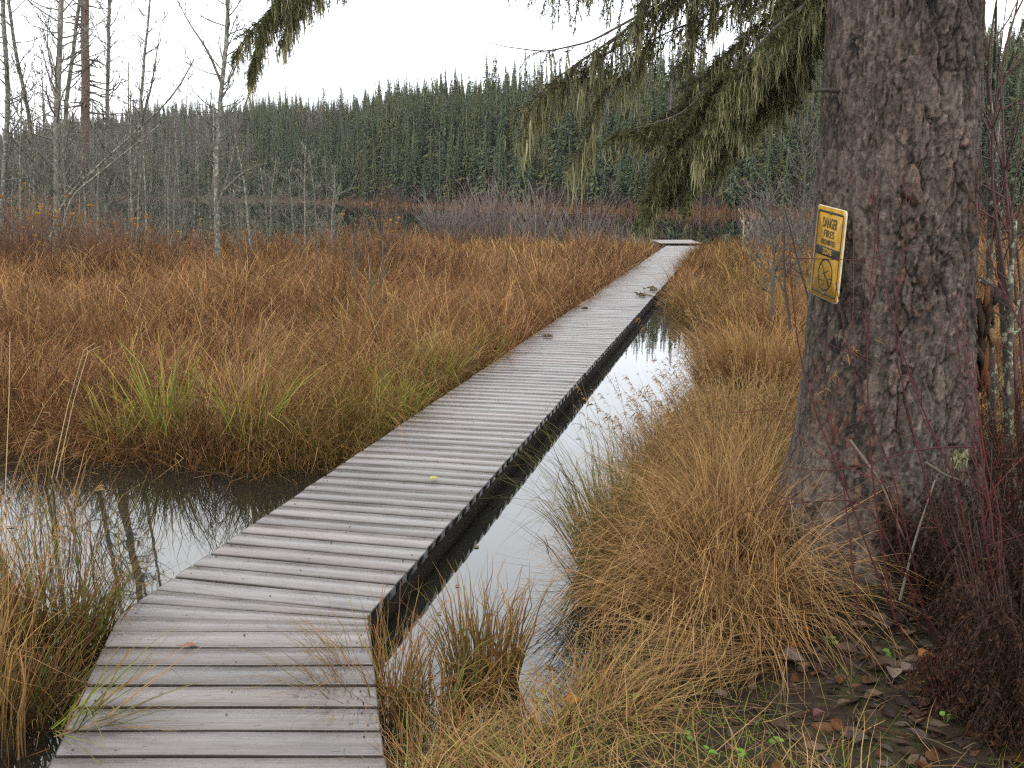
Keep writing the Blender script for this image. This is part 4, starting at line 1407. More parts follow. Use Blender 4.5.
spruce_branch([at(735, 75, 4.9), at(700, 110, 5.0), at(665, 150, 5.0), at(648, 190, 5.0), at(650, 215, 5.0)], 0.010, 56, 0.26, lich=5, llen=(0.05, 0.18), fan=0.9, **HV)
spruce_branch([top + (0, 0.0, 0.25), at(820, -20, 4.6), at(790, 15, 4.7), at(765, 50, 4.7), at(745, 90, 4.8)], 0.012, 60, 0.30, lich=7, llen=(0.05, 0.2), fan=0.9, **HV)
spruce_branch([top + (0, 0.0, 0.1), at(812, 45, 4.7), at(780, 90, 4.8), at(745, 125, 4.9), at(722, 160, 4.9)], 0.012, 76, 0.30, lich=5, llen=(0.05, 0.16), fan=0.9, **HV)
spruce_branch([at(770, 40, 4.9), at(720, 80, 5.0), at(680, 115, 5.0), at(640, 128, 5.0), at(614, 132, 5.0)], 0.010, 64, 0.30, lich=3, llen=(0.05, 0.14), fan=1.0, **HV)
spruce_branch([at(760, 90, 4.9), at(725, 130, 5.0), at(700, 170, 5.0), at(685, 195, 5.0)], 0.009, 60, 0.26, lich=4, llen=(0.05, 0.16), fan=1.0, **HV)
# the long branch reaching left with hanging lichen
spruce_branch([top + (-0.1, 0.2, 0.35), at(745, -45, 5.0), at(660, 5, 5.2), at(605, 45, 5.3), at(560, 75, 5.4), at(525, 105, 5.5)], 0.016, 74, 0.38, dens=330, lich=5, start=0.2, llen=(0.06, 0.24), sub=5, skip=0.15, droop=0.9)
spruce_branch([at(640, 15, 5.2), at(590, 42, 5.25), at(545, 52, 5.3), at(500, 46, 5.3), at(478, 38, 5.3)], 0.007, 18, 0.22, dens=200, lich=3, start=0.1, sub=2, skip=0.3, bare_tip=0.35)
spruce_branch([at(690, -40, 5.3), at(640, 60, 5.4), at(600, 95, 5.4), at(590, 130, 5.4), at(578, 160, 5.5)], 0.008, 32, 0.30, dens=360, lich=5, start=0.3, llen=(0.10, 0.30), sub=4, skip=0.25, lw=0.006)
spruce_branch([at(640, 30, 5.3), at(585, 70, 5.4), at(550, 85, 5.4), at(530, 110, 5.4), at(520, 135, 5.4)], 0.007, 30, 0.28, dens=360, lich=5, start=0.2, llen=(0.10, 0.30), sub=4, skip=0.25, lw=0.006)
spruce_branch([top + (0, 0.1, 0.3), at(790, -30, 4.9), at(720, 10, 5.1), at(650, 40, 5.3), at(600, 70, 5.4)], 0.010, 46, 0.40, lich=6, llen=(0.05, 0.2), dens=360, start=0.2, sub=4, droop=0.8, skip=0.15)
spruce_branch([top + (0, 0.0, 0.2), at(815, 10, 4.6), at(800, 50, 4.7), at(785, 85, 4.8), at(775, 105, 4.8)], 0.009, 40, 0.28, lich=6, llen=(0.05, 0.2), fan=0.9, **HV)
# curtain hanging from above the picture
spruce_branch([top + (-0.1, 0.25, 0.6), at(760, -75, 5.2), at(680, -60, 5.4), at(600, -35, 5.6), at(545, -20, 5.7)], 0.018, 66, 0.62, dens=400, lich=6, start=0.15, llen=(0.05, 0.2), sub=5, skip=0.1, droop=1.3)
spruce_branch([top + (0.0, 0.3, 0.5), at(790, -40, 5.4), at(740, -30, 5.6), at(700, -20, 5.7), at(690, 60, 5.7)], 0.014, 60, 0.60, dens=520, lich=4, start=0.2, llen=(0.05, 0.15), sub=5, droop=1.3)
spruce_branch([top + (0.0, 0.2, 0.6), at(780, -60, 5.0), at(720, -50, 5.0), at(660, -30, 5.1), at(640, 10, 5.1)], 0.014, 60, 0.55, dens=480, lich=8, start=0.2, llen=(0.05, 0.2), sub=5, droop=1.3)
# the tip of a far reaching branch at the upper left
spruce_branch([top + (-0.1, 0.3, 1.7), (0.5, 5.0, 4.3), at(420, -110, 6.2), at(345, -30, 6.5), at(300, -8, 6.6), at(268, 10, 6.7), at(246, 30, 6.8), at(236, 52, 6.8)], 0.018, 90, 0.36, dens=560, lich=5, start=0.55, llen=(0.05, 0.25), sub=6, droop=1.4)
spruce_branch([at(330, -50, 6.5), at(290, -25, 6.6), at(268, 15, 6.6), at(256, 50, 6.6), at(250, 72, 6.6)], 0.008, 70, 0.32, dens=560, lich=6, start=0.2, llen=(0.05, 0.25), sub=6, droop=1.2)
spruce_branch([at(340, -40, 6.4), at(308, -15, 6.4), at(292, 10, 6.4), at(284, 38, 6.4)], 0.007, 44, 0.30, dens=500, lich=6, start=0.2, llen=(0.05, 0.25), sub=5, droop=1.2)
# boughs overhead, out of the picture, that shade the bank
for k, (az, z0, ln) in enumerate(((-100, 3.6, 2.6), (-60, 4.0, 3.0), (-20, 3.5, 2.8), (30, 4.2, 3.0), (80, 3.8, 2.8), (-140, 4.6, 2.4), (-80, 5.2, 2.6), (-30, 5.6, 2.6), (150, 5.6, 2.4), (110, 5.0, 2.6), (-115, 6.2, 2.2), (200, 6.6, 2.0))):
    d = np.array([math.cos(R(az)), math.sin(R(az)), 0])
    p0 = np.array([TRUNK[0], TRUNK[1], z0]) + d * 0.2
    spruce_branch([p0, p0 + d * ln * 0.4 + (0, 0, 0.15), p0 + d * ln * 0.8 + (0, 0, 0.0), p0 + d * ln + (0, 0, -0.25)], 0.03, 40, 0.9, dens=110, lich=0, start=0.12, sub=3, droop=0.6)

# ------------------------------------------------------------------ the warning sign
sn = math.atan2(-0.5, -0.866) + math.pi * 0
SGA = R(188)                                      # direction the sign faces
nx, ny = math.cos(SGA), math.sin(SGA)
sign_c = np.array([TRUNK[0] + 0.014 + nx * 0.330, TRUNK[1] + ny * 0.330 - 0.125, 1.555])
sign = empty('warning_sign', sign_c, 'tilted yellow danger sign with black lettering nailed to the spruce trunk', 'sign')
# local x across the board, local y = outward, local z up
sign.rotation_euler = (R(0), R(5.5), SGA + R(90))
sign.scale = (0.95, 0.95, 0.95)
YEL = plain('sign_yellow', (0.36, 0.20, 0.018), 0.4, 0.5)
BLK = plain('sign_black', (0.018, 0.018, 0.016), 0.5, 0.4)
FADED = plain('faded_black', (0.075, 0.05, 0.016), 0.5, 0.4)
EDGE = plain('sign_edge', (0.55, 0.48, 0.33), 0.5, 0.4)
SCREW = plain('screw_metal', (0.12, 0.11, 0.10), 0.45, 0.5, 0.7)
SWD, SHT = 0.265, 0.378


def rrect(w_, h_, r_, n=6):
    o = []
    for cx, cy, a0 in ((w_ / 2 - r_, h_ / 2 - r_, 0), (-w_ / 2 + r_, h_ / 2 - r_, 90), (-w_ / 2 + r_, -h_ / 2 + r_, 180), (w_ / 2 - r_, -h_ / 2 + r_, 270)):
        for k_ in range(n + 1):
            a = R(a0 + 90 * k_ / n)
            o.append((cx + r_ * math.cos(a), cy + r_ * math.sin(a)))
    return np.array(o)


def slab(outl, y0, y1):
    """a flat plate with outline (x,z), front at y=-y1, back at y=-y0"""
    n = len(outl)
    v = np.vstack([np.c_[outl[:, 0], np.full(n, -y0), outl[:, 1]], np.c_[outl[:, 0], np.full(n, -y1), outl[:, 1]], [[outl[:, 0].mean(), -y1, outl[:, 1].mean()]], [[outl[:, 0].mean(), -y0, outl[:, 1].mean()]]])
    j = np.arange(n)
    jn = (j + 1) % n
    return v, np.stack([j, jn, n + jn, n + j], 1), np.vstack([np.stack([n + j, n + jn, np.full(n, 2 * n)], 1), np.stack([jn, j, np.full(n, 2 * n + 1)], 1)])


def ring(o1, o2, y0, y1, mb_):
    n = len(o1)
    v = np.vstack([np.c_[o1[:, 0], np.full(n, -y1), o1[:, 1]], np.c_[o2[:, 0], np.full(n, -y1), o2[:, 1]], np.c_[o1[:, 0], np.full(n, -y0), o1[:, 1]], np.c_[o2[:, 0], np.full(n, -y0), o2[:, 1]]])
    j = np.arange(n)
    jn = (j + 1) % n
    mb_.add(v, quads=np.vstack([np.stack([j, jn, n + jn, n + j], 1), np.stack([2 * n + j, 2 * n + jn, jn, j], 1), np.stack([n + j, n + jn, 3 * n + jn, 3 * n + j], 1)]))


m_ = MB()
v, q, t_ = slab(rrect(SWD, SHT, 0.02), 0.0, 0.005)
m_.add(v, quads=q, tris=t_)
pl_ = m_.link('board', EDGE, sign)
m_ = MB()
v, q, t_ = slab(rrect(SWD - 0.010, SHT - 0.006, 0.018), 0.0051, 0.0062)
m_.add(v, quads=q, tris=t_)
m_.link('yellow_face', YEL, sign)
m_ = MB()
ring(rrect(SWD - 0.034, SHT - 0.036, 0.012), rrect(SWD - 0.044, SHT - 0.052, 0.009), 0.0062, 0.0074, m_)
m_.link('border', BLK, sign)
m_ = MB()
v, q, t_ = slab(rrect(SWD - 0.048, 0.038, 0.002) + (0, 0.006), 0.0062, 0.0072)
m_.add(v, quads=q, tris=t_)
m_.link('black_band', BLK, sign)


def text(body, z, size, mat_, wid):
    cu = bpy.data.curves.new('lettering', 'FONT')
    cu.body = body
    cu.align_x = 'CENTER'
    cu.align_y = 'CENTER'
    cu.size = size
    cu.extrude = 0.0004
    cu.offset = size * 0.014
    to = bpy.data.objects.new('lettering', cu)
    COL.objects.link(to)
    dg = bpy.context.evaluated_depsgraph_get()
    me = bpy.data.meshes.new_from_object(to.evaluated_get(dg))
    bpy.data.objects.remove(to)
    me.materials.clear()
    me.materials.append(mat_)
    o = bpy.data.objects.new('lettering', me)
    COL.objects.link(o)
    xs = [vv.co.x for vv in me.vertices]
    sc_ = wid / (max(xs) - min(xs))
    o.parent = sign
    o.rotation_euler = (R(90), 0, 0)
    o.scale = (sc_, 1, 1)
    o.location = (0, -0.0076, z)
    return o


text('DANGER', 0.122, 0.058, FADED, 0.135)
text('FIRES', 0.078, 0.042, FADED, 0.095)
text('PROHIBITED', 0.044, 0.032, FADED, 0.130)
text('ZONE', 0.006, 0.034, YEL, 0.085)
m_ = MB()
cz = -0.088
ths = np.linspace(0, 2 * np.pi, 41)[:-1]
ring(np.c_[0.068 * np.cos(ths), 0.068 * np.sin(ths) + cz], np.c_[0.060 * np.cos(ths), 0.060 * np.sin(ths) + cz], 0.0062, 0.0074, m_)


def stroke(x0, z0, x1, z1, wd, mb_):
    d = np.array([x1 - x0, z1 - z0]); d /= np.linalg.norm(d)
    nn = np.array([-d[1], d[0]]) * wd / 2
    o = np.array([(x0 + nn[0], z0 + nn[1]), (x0 - nn[0], z0 - nn[1]), (x1 - nn[0], z1 - nn[1]), (x1 + nn[0], z1 + nn[1])])
    v, q, t_ = slab(o, 0.0062, 0.0071)
    mb_.add(v, quads=q, tris=t_)


stroke(-0.044, cz + 0.044, 0.046, cz - 0.046, 0.008, m_)
for s_ in ((-0.022, 0.0, 0.030, 0.022), (-0.018, 0.012, 0.008, -0.014), (-0.055, -0.026, -0.008, -0.028), (-0.022, -0.046, 0.0, -0.036), (0.030, -0.012, 0.056, -0.010), (0.030, -0.030, 0.030, -0.012)):
    stroke(s_[0], cz + s_[1], s_[2], cz + s_[3], 0.0045, m_)
m_.link('pictogram', BLK, sign)
for zz_ in (SHT / 2 - 0.022, -SHT / 2 + 0.022):
    m_ = MB()
    v, q, t_ = slab(np.c_[0.007 * np.cos(ths), 0.007 * np.sin(ths) + zz_], 0.006, 0.0095)
    m_.add(v, quads=q, tris=t_)
    m_.link('screw', SCREW, sign)


# ------------------------------------------------------------------ red osier stems in front of the spruce
REDC = np.array([0.072, 0.016, 0.015])


def pts_px(lst):
    return [at(u, v, Y) for u, v, Y in lst]


def stem_shrub(name, label, cat, stems, col, mat_, r0=0.006, twig=0, group=None, seed=0):
    """stems: lists of world points from root to tip; every stem is a part"""
    base = np.array(stems[0][0], float)
    root_ = empty(name, base, label, cat, group)
    for st_ in stems:
        q, L = resample(st_, 18)
        q = q + np.vstack([np.zeros((1, 3)), np.cumsum(rng.normal(0, 0.0022, (17, 3)), 0)])
        mm = MB()
        cc = np.array(col) * rng.uniform(0.75, 1.25)
        mm.tube(q - base, np.linspace(r0, r0 * 0.4, 18), 6, cc)
        for _ in range(twig):
            k_ = rng.integers(5, 17)
            d = (q[k_] - q[k_ - 1]); d /= np.linalg.norm(d)
            d = d + rng.normal(0, 0.55, 3); d /= np.linalg.norm(d)
            ln = L * rng.uniform(0.1, 0.28)
            tp = np.array([q[k_], q[k_] + d * ln * 0.5 + rng.normal(0, 0.01, 3), q[k_] + d * ln + (0, 0, 0.06 * ln)]) - base
            mm.tube(tp, np.linspace(r0 * 0.45, r0 * 0.22, 3), 4, cc)
        mm.link('stem', mat_, root_, smooth_shade=True)
    return root_


stem_shrub('dogwood_shrub', 'bare red dogwood stems rising in front of the left trunk flare below the sign', 'shrub', [
    pts_px([(905, 640, 3.25), (870, 560, 3.2), (842, 475, 3.2), (810, 400, 3.2), (795, 340, 3.2), (788, 230, 3.2)]),
    pts_px([(930, 640, 3.3), (905, 530, 3.2), (888, 455, 3.2), (862, 400, 3.15), (848, 350, 3.15), (837, 285, 3.15)]),
    pts_px([(920, 630, 3.3), (890, 480, 3.1), (842, 476, 3.05), (800, 440, 3.1), (755, 400, 3.1)]),
    pts_px([(895, 620, 3.2), (872, 490, 3.2), (868, 380, 3.2), (872, 250, 3.25), (878, 170, 3.25)]),
    pts_px([(860, 620, 3.2), (852, 540, 3.2), (842, 470, 3.2), (830, 400, 3.2)])], REDC * np.array([1, 1.2, 1.1]), M_RED, 0.0036, 4)
stem_shrub('dogwood_shrub', 'tangle of dark red dogwood stems against the middle of the spruce trunk', 'shrub', [
    pts_px([(985, 640, 3.1), (955, 470, 3.05), (925, 425, 3.1), (905, 370, 3.1), (888, 310, 3.1), (876, 255, 3.1), (868, 180, 3.1)]),
    pts_px([(975, 640, 3.1), (920, 470, 3.0), (890, 330, 3.05), (898, 290, 3.05), (905, 180, 3.1)]),
    pts_px([(960, 620, 3.1), (985, 530, 3.1), (1000, 448, 3.1), (955, 448, 3.05), (900, 452, 3.05), (845, 475, 3.05), (785, 468, 3.05)]),
    pts_px([(940, 640, 3.0), (900, 560, 3.0), (872, 500, 3.0), (820, 500, 3.0), (745, 510, 3.0)])], REDC * 0.85, M_RED, 0.0033, 5)
stem_shrub('dogwood_shrub', 'bright red dogwood stems on the right side in front of the torn bark', 'shrub', [
    pts_px([(1012, 660, 2.9), (998, 560, 2.9), (985, 470, 2.9), (972, 390, 2.95), (957, 290, 3.0)]),
    pts_px([(1010, 660, 2.95), (990, 540, 2.95), (980, 450, 2.95), (966, 370, 3.0), (960, 310, 3.0)]),
    pts_px([(1006, 660, 2.9), (1000, 520, 2.9), (978, 440, 2.9), (968, 350, 2.95)]),
    pts_px([(1060, 500, 2.9), (1030, 350, 2.9), (1003, 300, 2.9), (985, 245, 2.9), (975, 205, 2.9)])], REDC * 1.15, M_RED, 0.0038, 4)
stem_shrub('dogwood_shrub', 'thin dark twigs rising from the grass left of the warning sign', 'shrub', [
    pts_px([(818, 400, 4.9), (812, 310, 4.9), (798, 260, 4.9), (784, 205, 4.9)]), pts_px([(790, 330, 4.9), (787, 270, 4.9), (788, 215, 4.9)])], (0.07, 0.05, 0.04), M_RED, 0.008, 2)
# grey green stems behind the right of the trunk
GS = np.array([0.062, 0.052, 0.038])
stem_shrub('bare_shrub', 'grey green bare stems standing close behind the right edge of the spruce', 'shrub', [
    pts_px([(992, 520, 4.6), (993, 380, 4.6), (990, 250, 4.6), (992, 120, 4.6), (985, 60, 4.6), (978, -20, 4.6)]),
    pts_px([(1008, 520, 4.7), (1004, 330, 4.7), (994, 170, 4.7), (990, 90, 4.7), (975, 25, 4.7)]),
    pts_px([(1002, 540, 4.3), (1012, 420, 4.3), (1010, 300, 4.3), (1016, 220, 4.3)])], GS, M_GREYSTEM, 0.022, 3)
stem_shrub('bare_shrub', 'arching reddish bare twigs spreading across the sky right of the spruce', 'shrub', [
    pts_px([(1030, 520, 4.4), (1010, 300, 4.4), (992, 180, 4.4), (1000, 80, 4.4), (1030, 50, 4.4)]),
    pts_px([(1030, 500, 4.5), (1000, 250, 4.5), (985, 100, 4.5), (1010, 100, 4.5), (1040, 103, 4.5)]),
    pts_px([(1020, 500, 4.5), (1010, 200, 4.5), (998, 130, 4.5), (1018, 128, 4.5), (1045, 118, 4.5)]),
    pts_px([(1035, 480, 4.4), (1005, 200, 4.4), (1000, 60, 4.4), (1010, 20, 4.4), (1030, -10, 4.4)]),
    pts_px([(1040, 480, 4.6), (1015, 215, 4.6), (1000, 160, 4.6), (985, 60, 4.6), (1000, -20, 4.6)])], (0.09, 0.05, 0.042), M_RED, 0.009, 9)
# pale broken sticks and a lichen patch at the foot
stalks('broken_stick', 'grey lichen crusted sticks leaning at the foot of the spruce', [pts_px([(850, 440, 3.5), (880, 480, 3.4), (905, 540, 3.35)]), pts_px([(900, 600, 3.3), (915, 540, 3.3), (935, 480, 3.35)]), pts_px([(925, 462, 3.1), (945, 475, 3.1), (960, 480, 3.1)])], 'stick', (0.15, 0.135, 0.10), 0.0055)
m_ = MB()
lp = at(961, 455, 3.05)
lichen_strands(m_, np.array([lp + (-0.018, 0, 0.02), lp, lp + (0.018, 0, 0.02)]), 60, 0.04, 0.07, 0.006)
tag(m_.link('lichen_tuft', M_LICHEN), 'pale grey green lichen tuft hanging from the horizontal red stem', 'lichen')


# withered bronze shrubs, bottom right
def bronze(label, c, rad, h, n, cols):
    root_ = empty('withered_bush', c, label, 'bush', 'withered bronze bushes')
    sm, fm = MB(), MB()
    for _ in range(n):
        a = rng.uniform(0, 6.28)
        b0 = np.array([rad * 0.5 * math.cos(a), rad * 0.5 * math.sin(a), 0]) * rng.uniform(0, 1)
        e = np.array([math.cos(a) * rad, math.sin(a) * rad, h]) * rng.uniform(0.6, 1.1)
        q, L = resample([b0, b0 * 0.5 + e * 0.5 + (0, 0, 0.1 * h), e], 8)
        sm.tube(q, np.linspace(0.004, 0.0015, 8), 4, (0.034, 0.019, 0.013))
        for k_ in range(17):
            s = rng.uniform(0.05, 1.0) * 6.9
            i_ = int(s)
            p = q[i_] + (q[i_ + 1] - q[i_]) * (s - i_)
            # a drooping withered frond of tiny leaflets
            d = rng.normal(0, 1, 3); d[2] = -abs(d[2]) * 0.9 - 0.4
            d /= np.linalg.norm(d)
            ln = rng.uniform(0.07, 0.17)
            nl = 26
            tt = np.linspace(0.1, 1, nl)[:, None]
            pp = p + d * ln * tt + np.array([0, 0, -0.05]) * tt ** 2
            dv = rng.normal(0, 1, (nl, 3)) + np.array([0, 0, -0.8])
            dv /= np.linalg.norm(dv, axis=1, keepdims=True)
            sd = np.cross(dv, rng.normal(0, 1, (nl, 3)))
            sd /= np.linalg.norm(sd, axis=1, keepdims=True)
            l2 = rng.uniform(0.007, 0.018, (nl, 1))
            pth = np.stack([pp, pp + dv * l2 * 0.5, pp + dv * l2 + (0, 0, -0.004)], 1)
            cc = np.array(cols)[rng.integers(0, len(cols), nl)] * rng.uniform(0.7, 1.2, (nl, 1))
            fm.ribbons(pth, np.tile([0.0025, 0.0055, 0.001], (nl, 1)), sd, np.repeat(cc[:, None], 3, 1))
            sm.tube([p, p + d * ln * 0.6 + (0, 0, -0.01), p + d * ln + (0, 0, -0.05)], 0.0008, 3, (0.04, 0.021, 0.014))
    sm.link('stem', M_RED, root_)
    fm.link('foliage', M_LEAF, root_)


BR1 = [(0.050, 0.024, 0.014), (0.034, 0.018, 0.012), (0.068, 0.032, 0.016), (0.022, 0.013, 0.010)]
BR2 = [(0.10, 0.034, 0.017), (0.06, 0.024, 0.014), (0.035, 0.016, 0.012)]
for u, v, z, rad, h, n, cc, lab in ((985, 640, 0.2, 0.26, 0.62, 46, BR1, 'dark bronze withered bush under the red stems beside the trunk'),
                                    (930, 590, 0.25, 0.20, 0.45, 26, BR1, 'sparse brown withered bush directly in front of the spruce foot'),
                                    (1030, 560, 0.2, 0.32, 0.75, 46, BR2, 'rusty withered bush at the right edge behind the dark one'),
                                    (1020, 740, 0.2, 0.24, 0.60, 50, BR1, 'nearest withered bush filling the bottom right corner'),
                                    (950, 705, 0.2, 0.10, 0.20, 14, BR2, 'low rusty withered sprig in front of the bronze bushes')):
    g_ = on_ground(u, v, -0.01)
    bronze(lab, g_, rad, h, n, cc)


# ------------------------------------------------------------------ bare lichen grown trees at the left
def bare_tree(label, path, r0, nb, seed, blen=1.6,  col=(0.10, 0.088, 0.075), mat_=None, group='bare trees at the lake edge', up=0.85, s0=0.1, name='bare_tree', sub=4, rtip=0.35, limbs=()):
    if path[-1][2] > CAMH + 0.19 * path[-1][1]:      # the top is out of the picture: let it go on up
        dr_ = np.array(path[-1]) - np.array(path[-2])
        path = list(path) + [np.array(path[-1]) + dr_ / np.linalg.norm(dr_) * 4.5]
        nb = int(nb * 1.6)
    rs = np.random.default_rng(seed)
    base = np.array(path[0], float)
    nb = int(nb * 2.1)
    r0 = r0 * 0.76
    root_ = empty(name, base, label, 'tree', group)
    q, L = resample(path, 22)
    q = q + np.vstack([np.zeros((1, 3)), np.cumsum(rs.normal(0, 0.006 * L / 6, (21, 3)) * [1, 1, 0.2], 0)])
    tm, bm_ = MB(), MB()
    tm.tube(q - base, np.linspace(r0, r0 * rtip, 22), 8, col)
    tm.link('trunk', mat_ or M_BARE, root_, smooth_shade=True)

    def limb(p, d, ln, r, level):
        K = 7
        pts_ = [p]
        dd = d / np.linalg.norm(d)
        for _ in range(K - 1):
            dd = dd + rs.normal(0, 0.10, 3) + np.array([0, 0, up * 0.10])
            dd /= np.linalg.norm(dd)
            pts_.append(pts_[-1] + dd * ln / (K - 1))
        pts_ = np.array(pts_)
        bm_.tube(pts_ - base, np.linspace(r, max(r * 0.3, 0.004), K), 4 if level else 5, np.array(col) * rs.uniform(0.8, 1.15))
        if level < 2:
            for _ in range(sub if level == 0 else 2):
                k_ = rs.integers(1, K)
                d2 = pts_[k_] - pts_[k_ - 1]
                d2 = d2 / np.linalg.norm(d2) + rs.normal(0, 0.5, 3) + np.array([0, 0, up * 0.2])
                limb(pts_[k_], d2, ln * rs.uniform(0.3, 0.6), max(r * 0.45, 0.005), level + 1)
    for k_ in range(nb):
        s = s0 + (0.98 - s0) * (k_ + rs.uniform()) / nb
        f = s * 21
        i_ = min(int(f), 20)
        p = q[i_] + (q[i_ + 1] - q[i_]) * (f - i_)
        a = rs.uniform(0, 6.28)
        d = np.array([math.cos(a), math.sin(a), rs.uniform(-0.1, 1.0) * up + 0.15])
        limb(p, d, blen * rs.uniform(0.35, 1.0) * (1.1 - 0.6 * s), max(r0 * 0.28 * (1.1 - 0.6 * s), 0.006), 0)
    for lp in limbs:
        q2, L2 = resample(lp, 12)
        bm_.tube(q2 - base, np.linspace(r0 * 0.55, 0.008, 12), 6, col)
        for _ in range(7):
            k_ = rs.integers(3, 12)
            d2 = q2[k_] - q2[k_ - 1]
            limb(q2[k_], d2 / np.linalg.norm(d2) + rs.normal(0, 0.5, 3), L2 * rs.uniform(0.1, 0.25), 0.010, 1)
    if bm_.n:
        bm_.link('crown', M_TWIG if mat_ is None else mat_, root_, smooth_shade=True)
    return root_


def gb(u, Y, v=None):
    x = at(u, 240, Y)[0]
    return np.array([x, Y, hz(x, Y) - 0.05])


Y = 25.0
GR = np.array([0.135, 0.125, 0.10])
bare_tree('thin dark leaning bare tree at the far left edge', [gb(-2, Y), at(8, 100, Y), at(5, 0, Y), at(2, -60, Y)], 0.10, 16, 11, 1.8, (0.10, 0.09, 0.08))
bare_tree('slender bare tree leaning left across the second stem from the left edge', [gb(38, Y + 1), at(30, 120, Y + 1), at(14, 50, Y + 1), at(6, -20, Y + 1)], 0.085, 15, 12, 1.6)
bare_tree('pale lichen crusted bare tree just left of the straight conifer trunk', [gb(56, Y - 1), at(54, 150, Y - 1), at(56, 60, Y - 1), at(58, -60, Y - 1)], 0.115, 26, 13, 2.0, GR)
bare_tree('bare tree leaning right in front of the straight conifer trunk', [gb(58, Y), at(66, 110, Y), at(76, 45, Y), at(86, -40, Y)], 0.085, 18, 14, 1.7)
bare_tree('straight reddish brown conifer trunk rising out of the picture', [gb(85, Y + 1.5), at(85, 100, Y + 1.5), at(84, 0, Y + 1.5), at(84, -160, Y + 1.5)], 0.17, 34, 15, 0.8, (0.15, 0.105, 0.082), M_CONIFER, None, up=-0.3, s0=0.25, name='conifer_trunk', sub=2, rtip=0.6)
bare_tree('bare grey tree right of the straight conifer trunk with short side twigs', [gb(104, Y + 1), at(106, 120, Y + 1), at(109, 30, Y + 1), at(109, -60, Y + 1)], 0.085, 26, 16, 1.1, (0.12, 0.105, 0.09))
bare_tree('forked bare tree leaning right toward open sky', [gb(128, Y), at(139, 130, Y), at(145, 60, Y), at(152, -10, Y)], 0.085, 22, 17, 1.5, limbs=([at(139, 130, Y), at(152, 85, Y), at(160, 30, Y)],))
bare_tree('long leaning dead stem slanting from the left trunks to the upper right', [gb(40, Y - 2), at(62, 200, Y - 2), at(120, 145, Y - 2), at(170, 100, Y - 2), at(192, 60, Y - 2)], 0.05, 9, 18, 1.2, (0.085, 0.075, 0.065), s0=0.35)
bare_tree('low lichen covered stem leaning right over the meadow', [gb(50, Y - 3), at(70, 196, Y - 3), at(110, 165, Y - 3), at(160, 125, Y - 3)], 0.042, 8, 19, 0.9, GR, s0=0.4)
Y = 21.5
bare_tree('mossy multi branched bare tree standing alone right of the left group', [gb(216, Y), at(216, 170, Y), at(222, 90, Y), at(228, 30, Y), at(229, -50, Y)], 0.08, 22, 20, 1.2, GR * 0.75, limbs=(
    [at(214, 215, Y), at(228, 180, Y), at(240, 120, Y), at(250, 90, Y), at(262, 62, Y)], [at(222, 85, Y), at(208, 50, Y), at(190, 25, Y), at(177, 0, Y)],
    [at(224, 190, Y), at(240, 175, Y), at(258, 165, Y), at(268, 163, Y)], [at(221, 150, Y), at(213, 130, Y), at(207, 120, Y)]), s0=0.2)
for k, (u, vt, r_, lab) in enumerate(((20, 90, 0.05, 'short grey sapling between the two leftmost bare trees'), (46, 60, 0.05, 'thin pale sapling hugging the lichen crusted tree'), (68, 120, 0.05, 'lichen covered sapling in front of the conifer trunk'), (95, 100, 0.045, 'thin sapling directly right of the conifer trunk'),
                                      (118, 130, 0.045, 'grey sapling between the conifer trunk and the forked tree'), (131, 90, 0.05, 'tall sapling left of the forked tree'), (150, 140, 0.04, 'short lichen sapling right of the forked tree'), (160, 165, 0.04, 'stubby grey sapling in open ground right of the forked tree'),
                                      (172, 150, 0.04, 'crooked sapling halfway between the forked tree and the mossy tree'), (186, 185, 0.035, 'low dead sapling left of the mossy tree'), (240, 190, 0.035, 'low pale sapling just right of the mossy tree'), (268, 160, 0.035, 'thin pale pole with broken top right of the mossy tree'),
                                      (294, 170, 0.035, 'thin lichen pole standing before the dark lake'), (304, 145, 0.035, 'tallest thin pole before the dark lake'), (318, 150, 0.03, 'thin yellowish pole right of the tallest pole before the lake'), (330, 180, 0.03, 'short pole at the right end of the pole row'))):
    Yk = 24 + (k * 7 % 5)
    lean = rng.normal(0, 8)
    bare_tree(lab, [gb(u, Yk), at(u + lean * 0.4, (vt + 235) / 2, Yk), at(u + lean, vt, Yk)], r_ * 1.0, 12, 40 + k, 0.7, GR * rng.uniform(0.9, 1.2), group='saplings at the lake edge', name='bare_sapling', sub=3)
for k in range(44):
    u = [3, 12, 24, 33, 42, 50, 61, 74, 79, 90, 99, 112, 124, 136, 146, 155, 166, 178, 196, 206, 228, 250][k % 22] + rng.normal(0, 4 if k < 22 else 9)
    Yk = 23 + (k * 5 % 7)
    vt = rng.uniform(60, 200)
    lean = rng.normal(0, 10)
    bare_tree('slender grey sapling in the bare tangle at the left lake edge', [gb(u, Yk), at(u + lean * 0.4, (vt + 235) / 2, Yk), at(u + lean, vt, Yk)], rng.uniform(0.025, 0.05), 9, 140 + k, 0.7, GR * rng.uniform(0.7, 1.1), group='thin saplings in the left tangle', name='bare_sapling', sub=3)
# distant dead stub on the right meadow
bare_tree('small pale dead stub at the lake edge right of the dock', [gb(743, 26), at(744, 215, 26), at(742, 212, 26)], 0.035, 4, 81, 0.4, (0.40, 0.36, 0.22), name='dead_stub', group=None)
bare_tree('spindly bare alder leaning in the right meadow left of the trunk', [gb(775, 12), at(775, 250, 12), at(768, 215, 12), at(762, 190, 12)], 0.03, 14, 82, 0.6, GR * 0.6, M_SPRUCETWIG, name='bare_sapling', group=None, s0=0.3)
bare_tree('grey bare alder behind the warning sign', [gb(800, 15), at(802, 220, 15), at(806, 170, 15), at(800, 130, 15)], 0.035, 22, 83, 1.0, GR * 0.6, M_SPRUCETWIG, name='bare_sapling', group=None, s0=0.3)


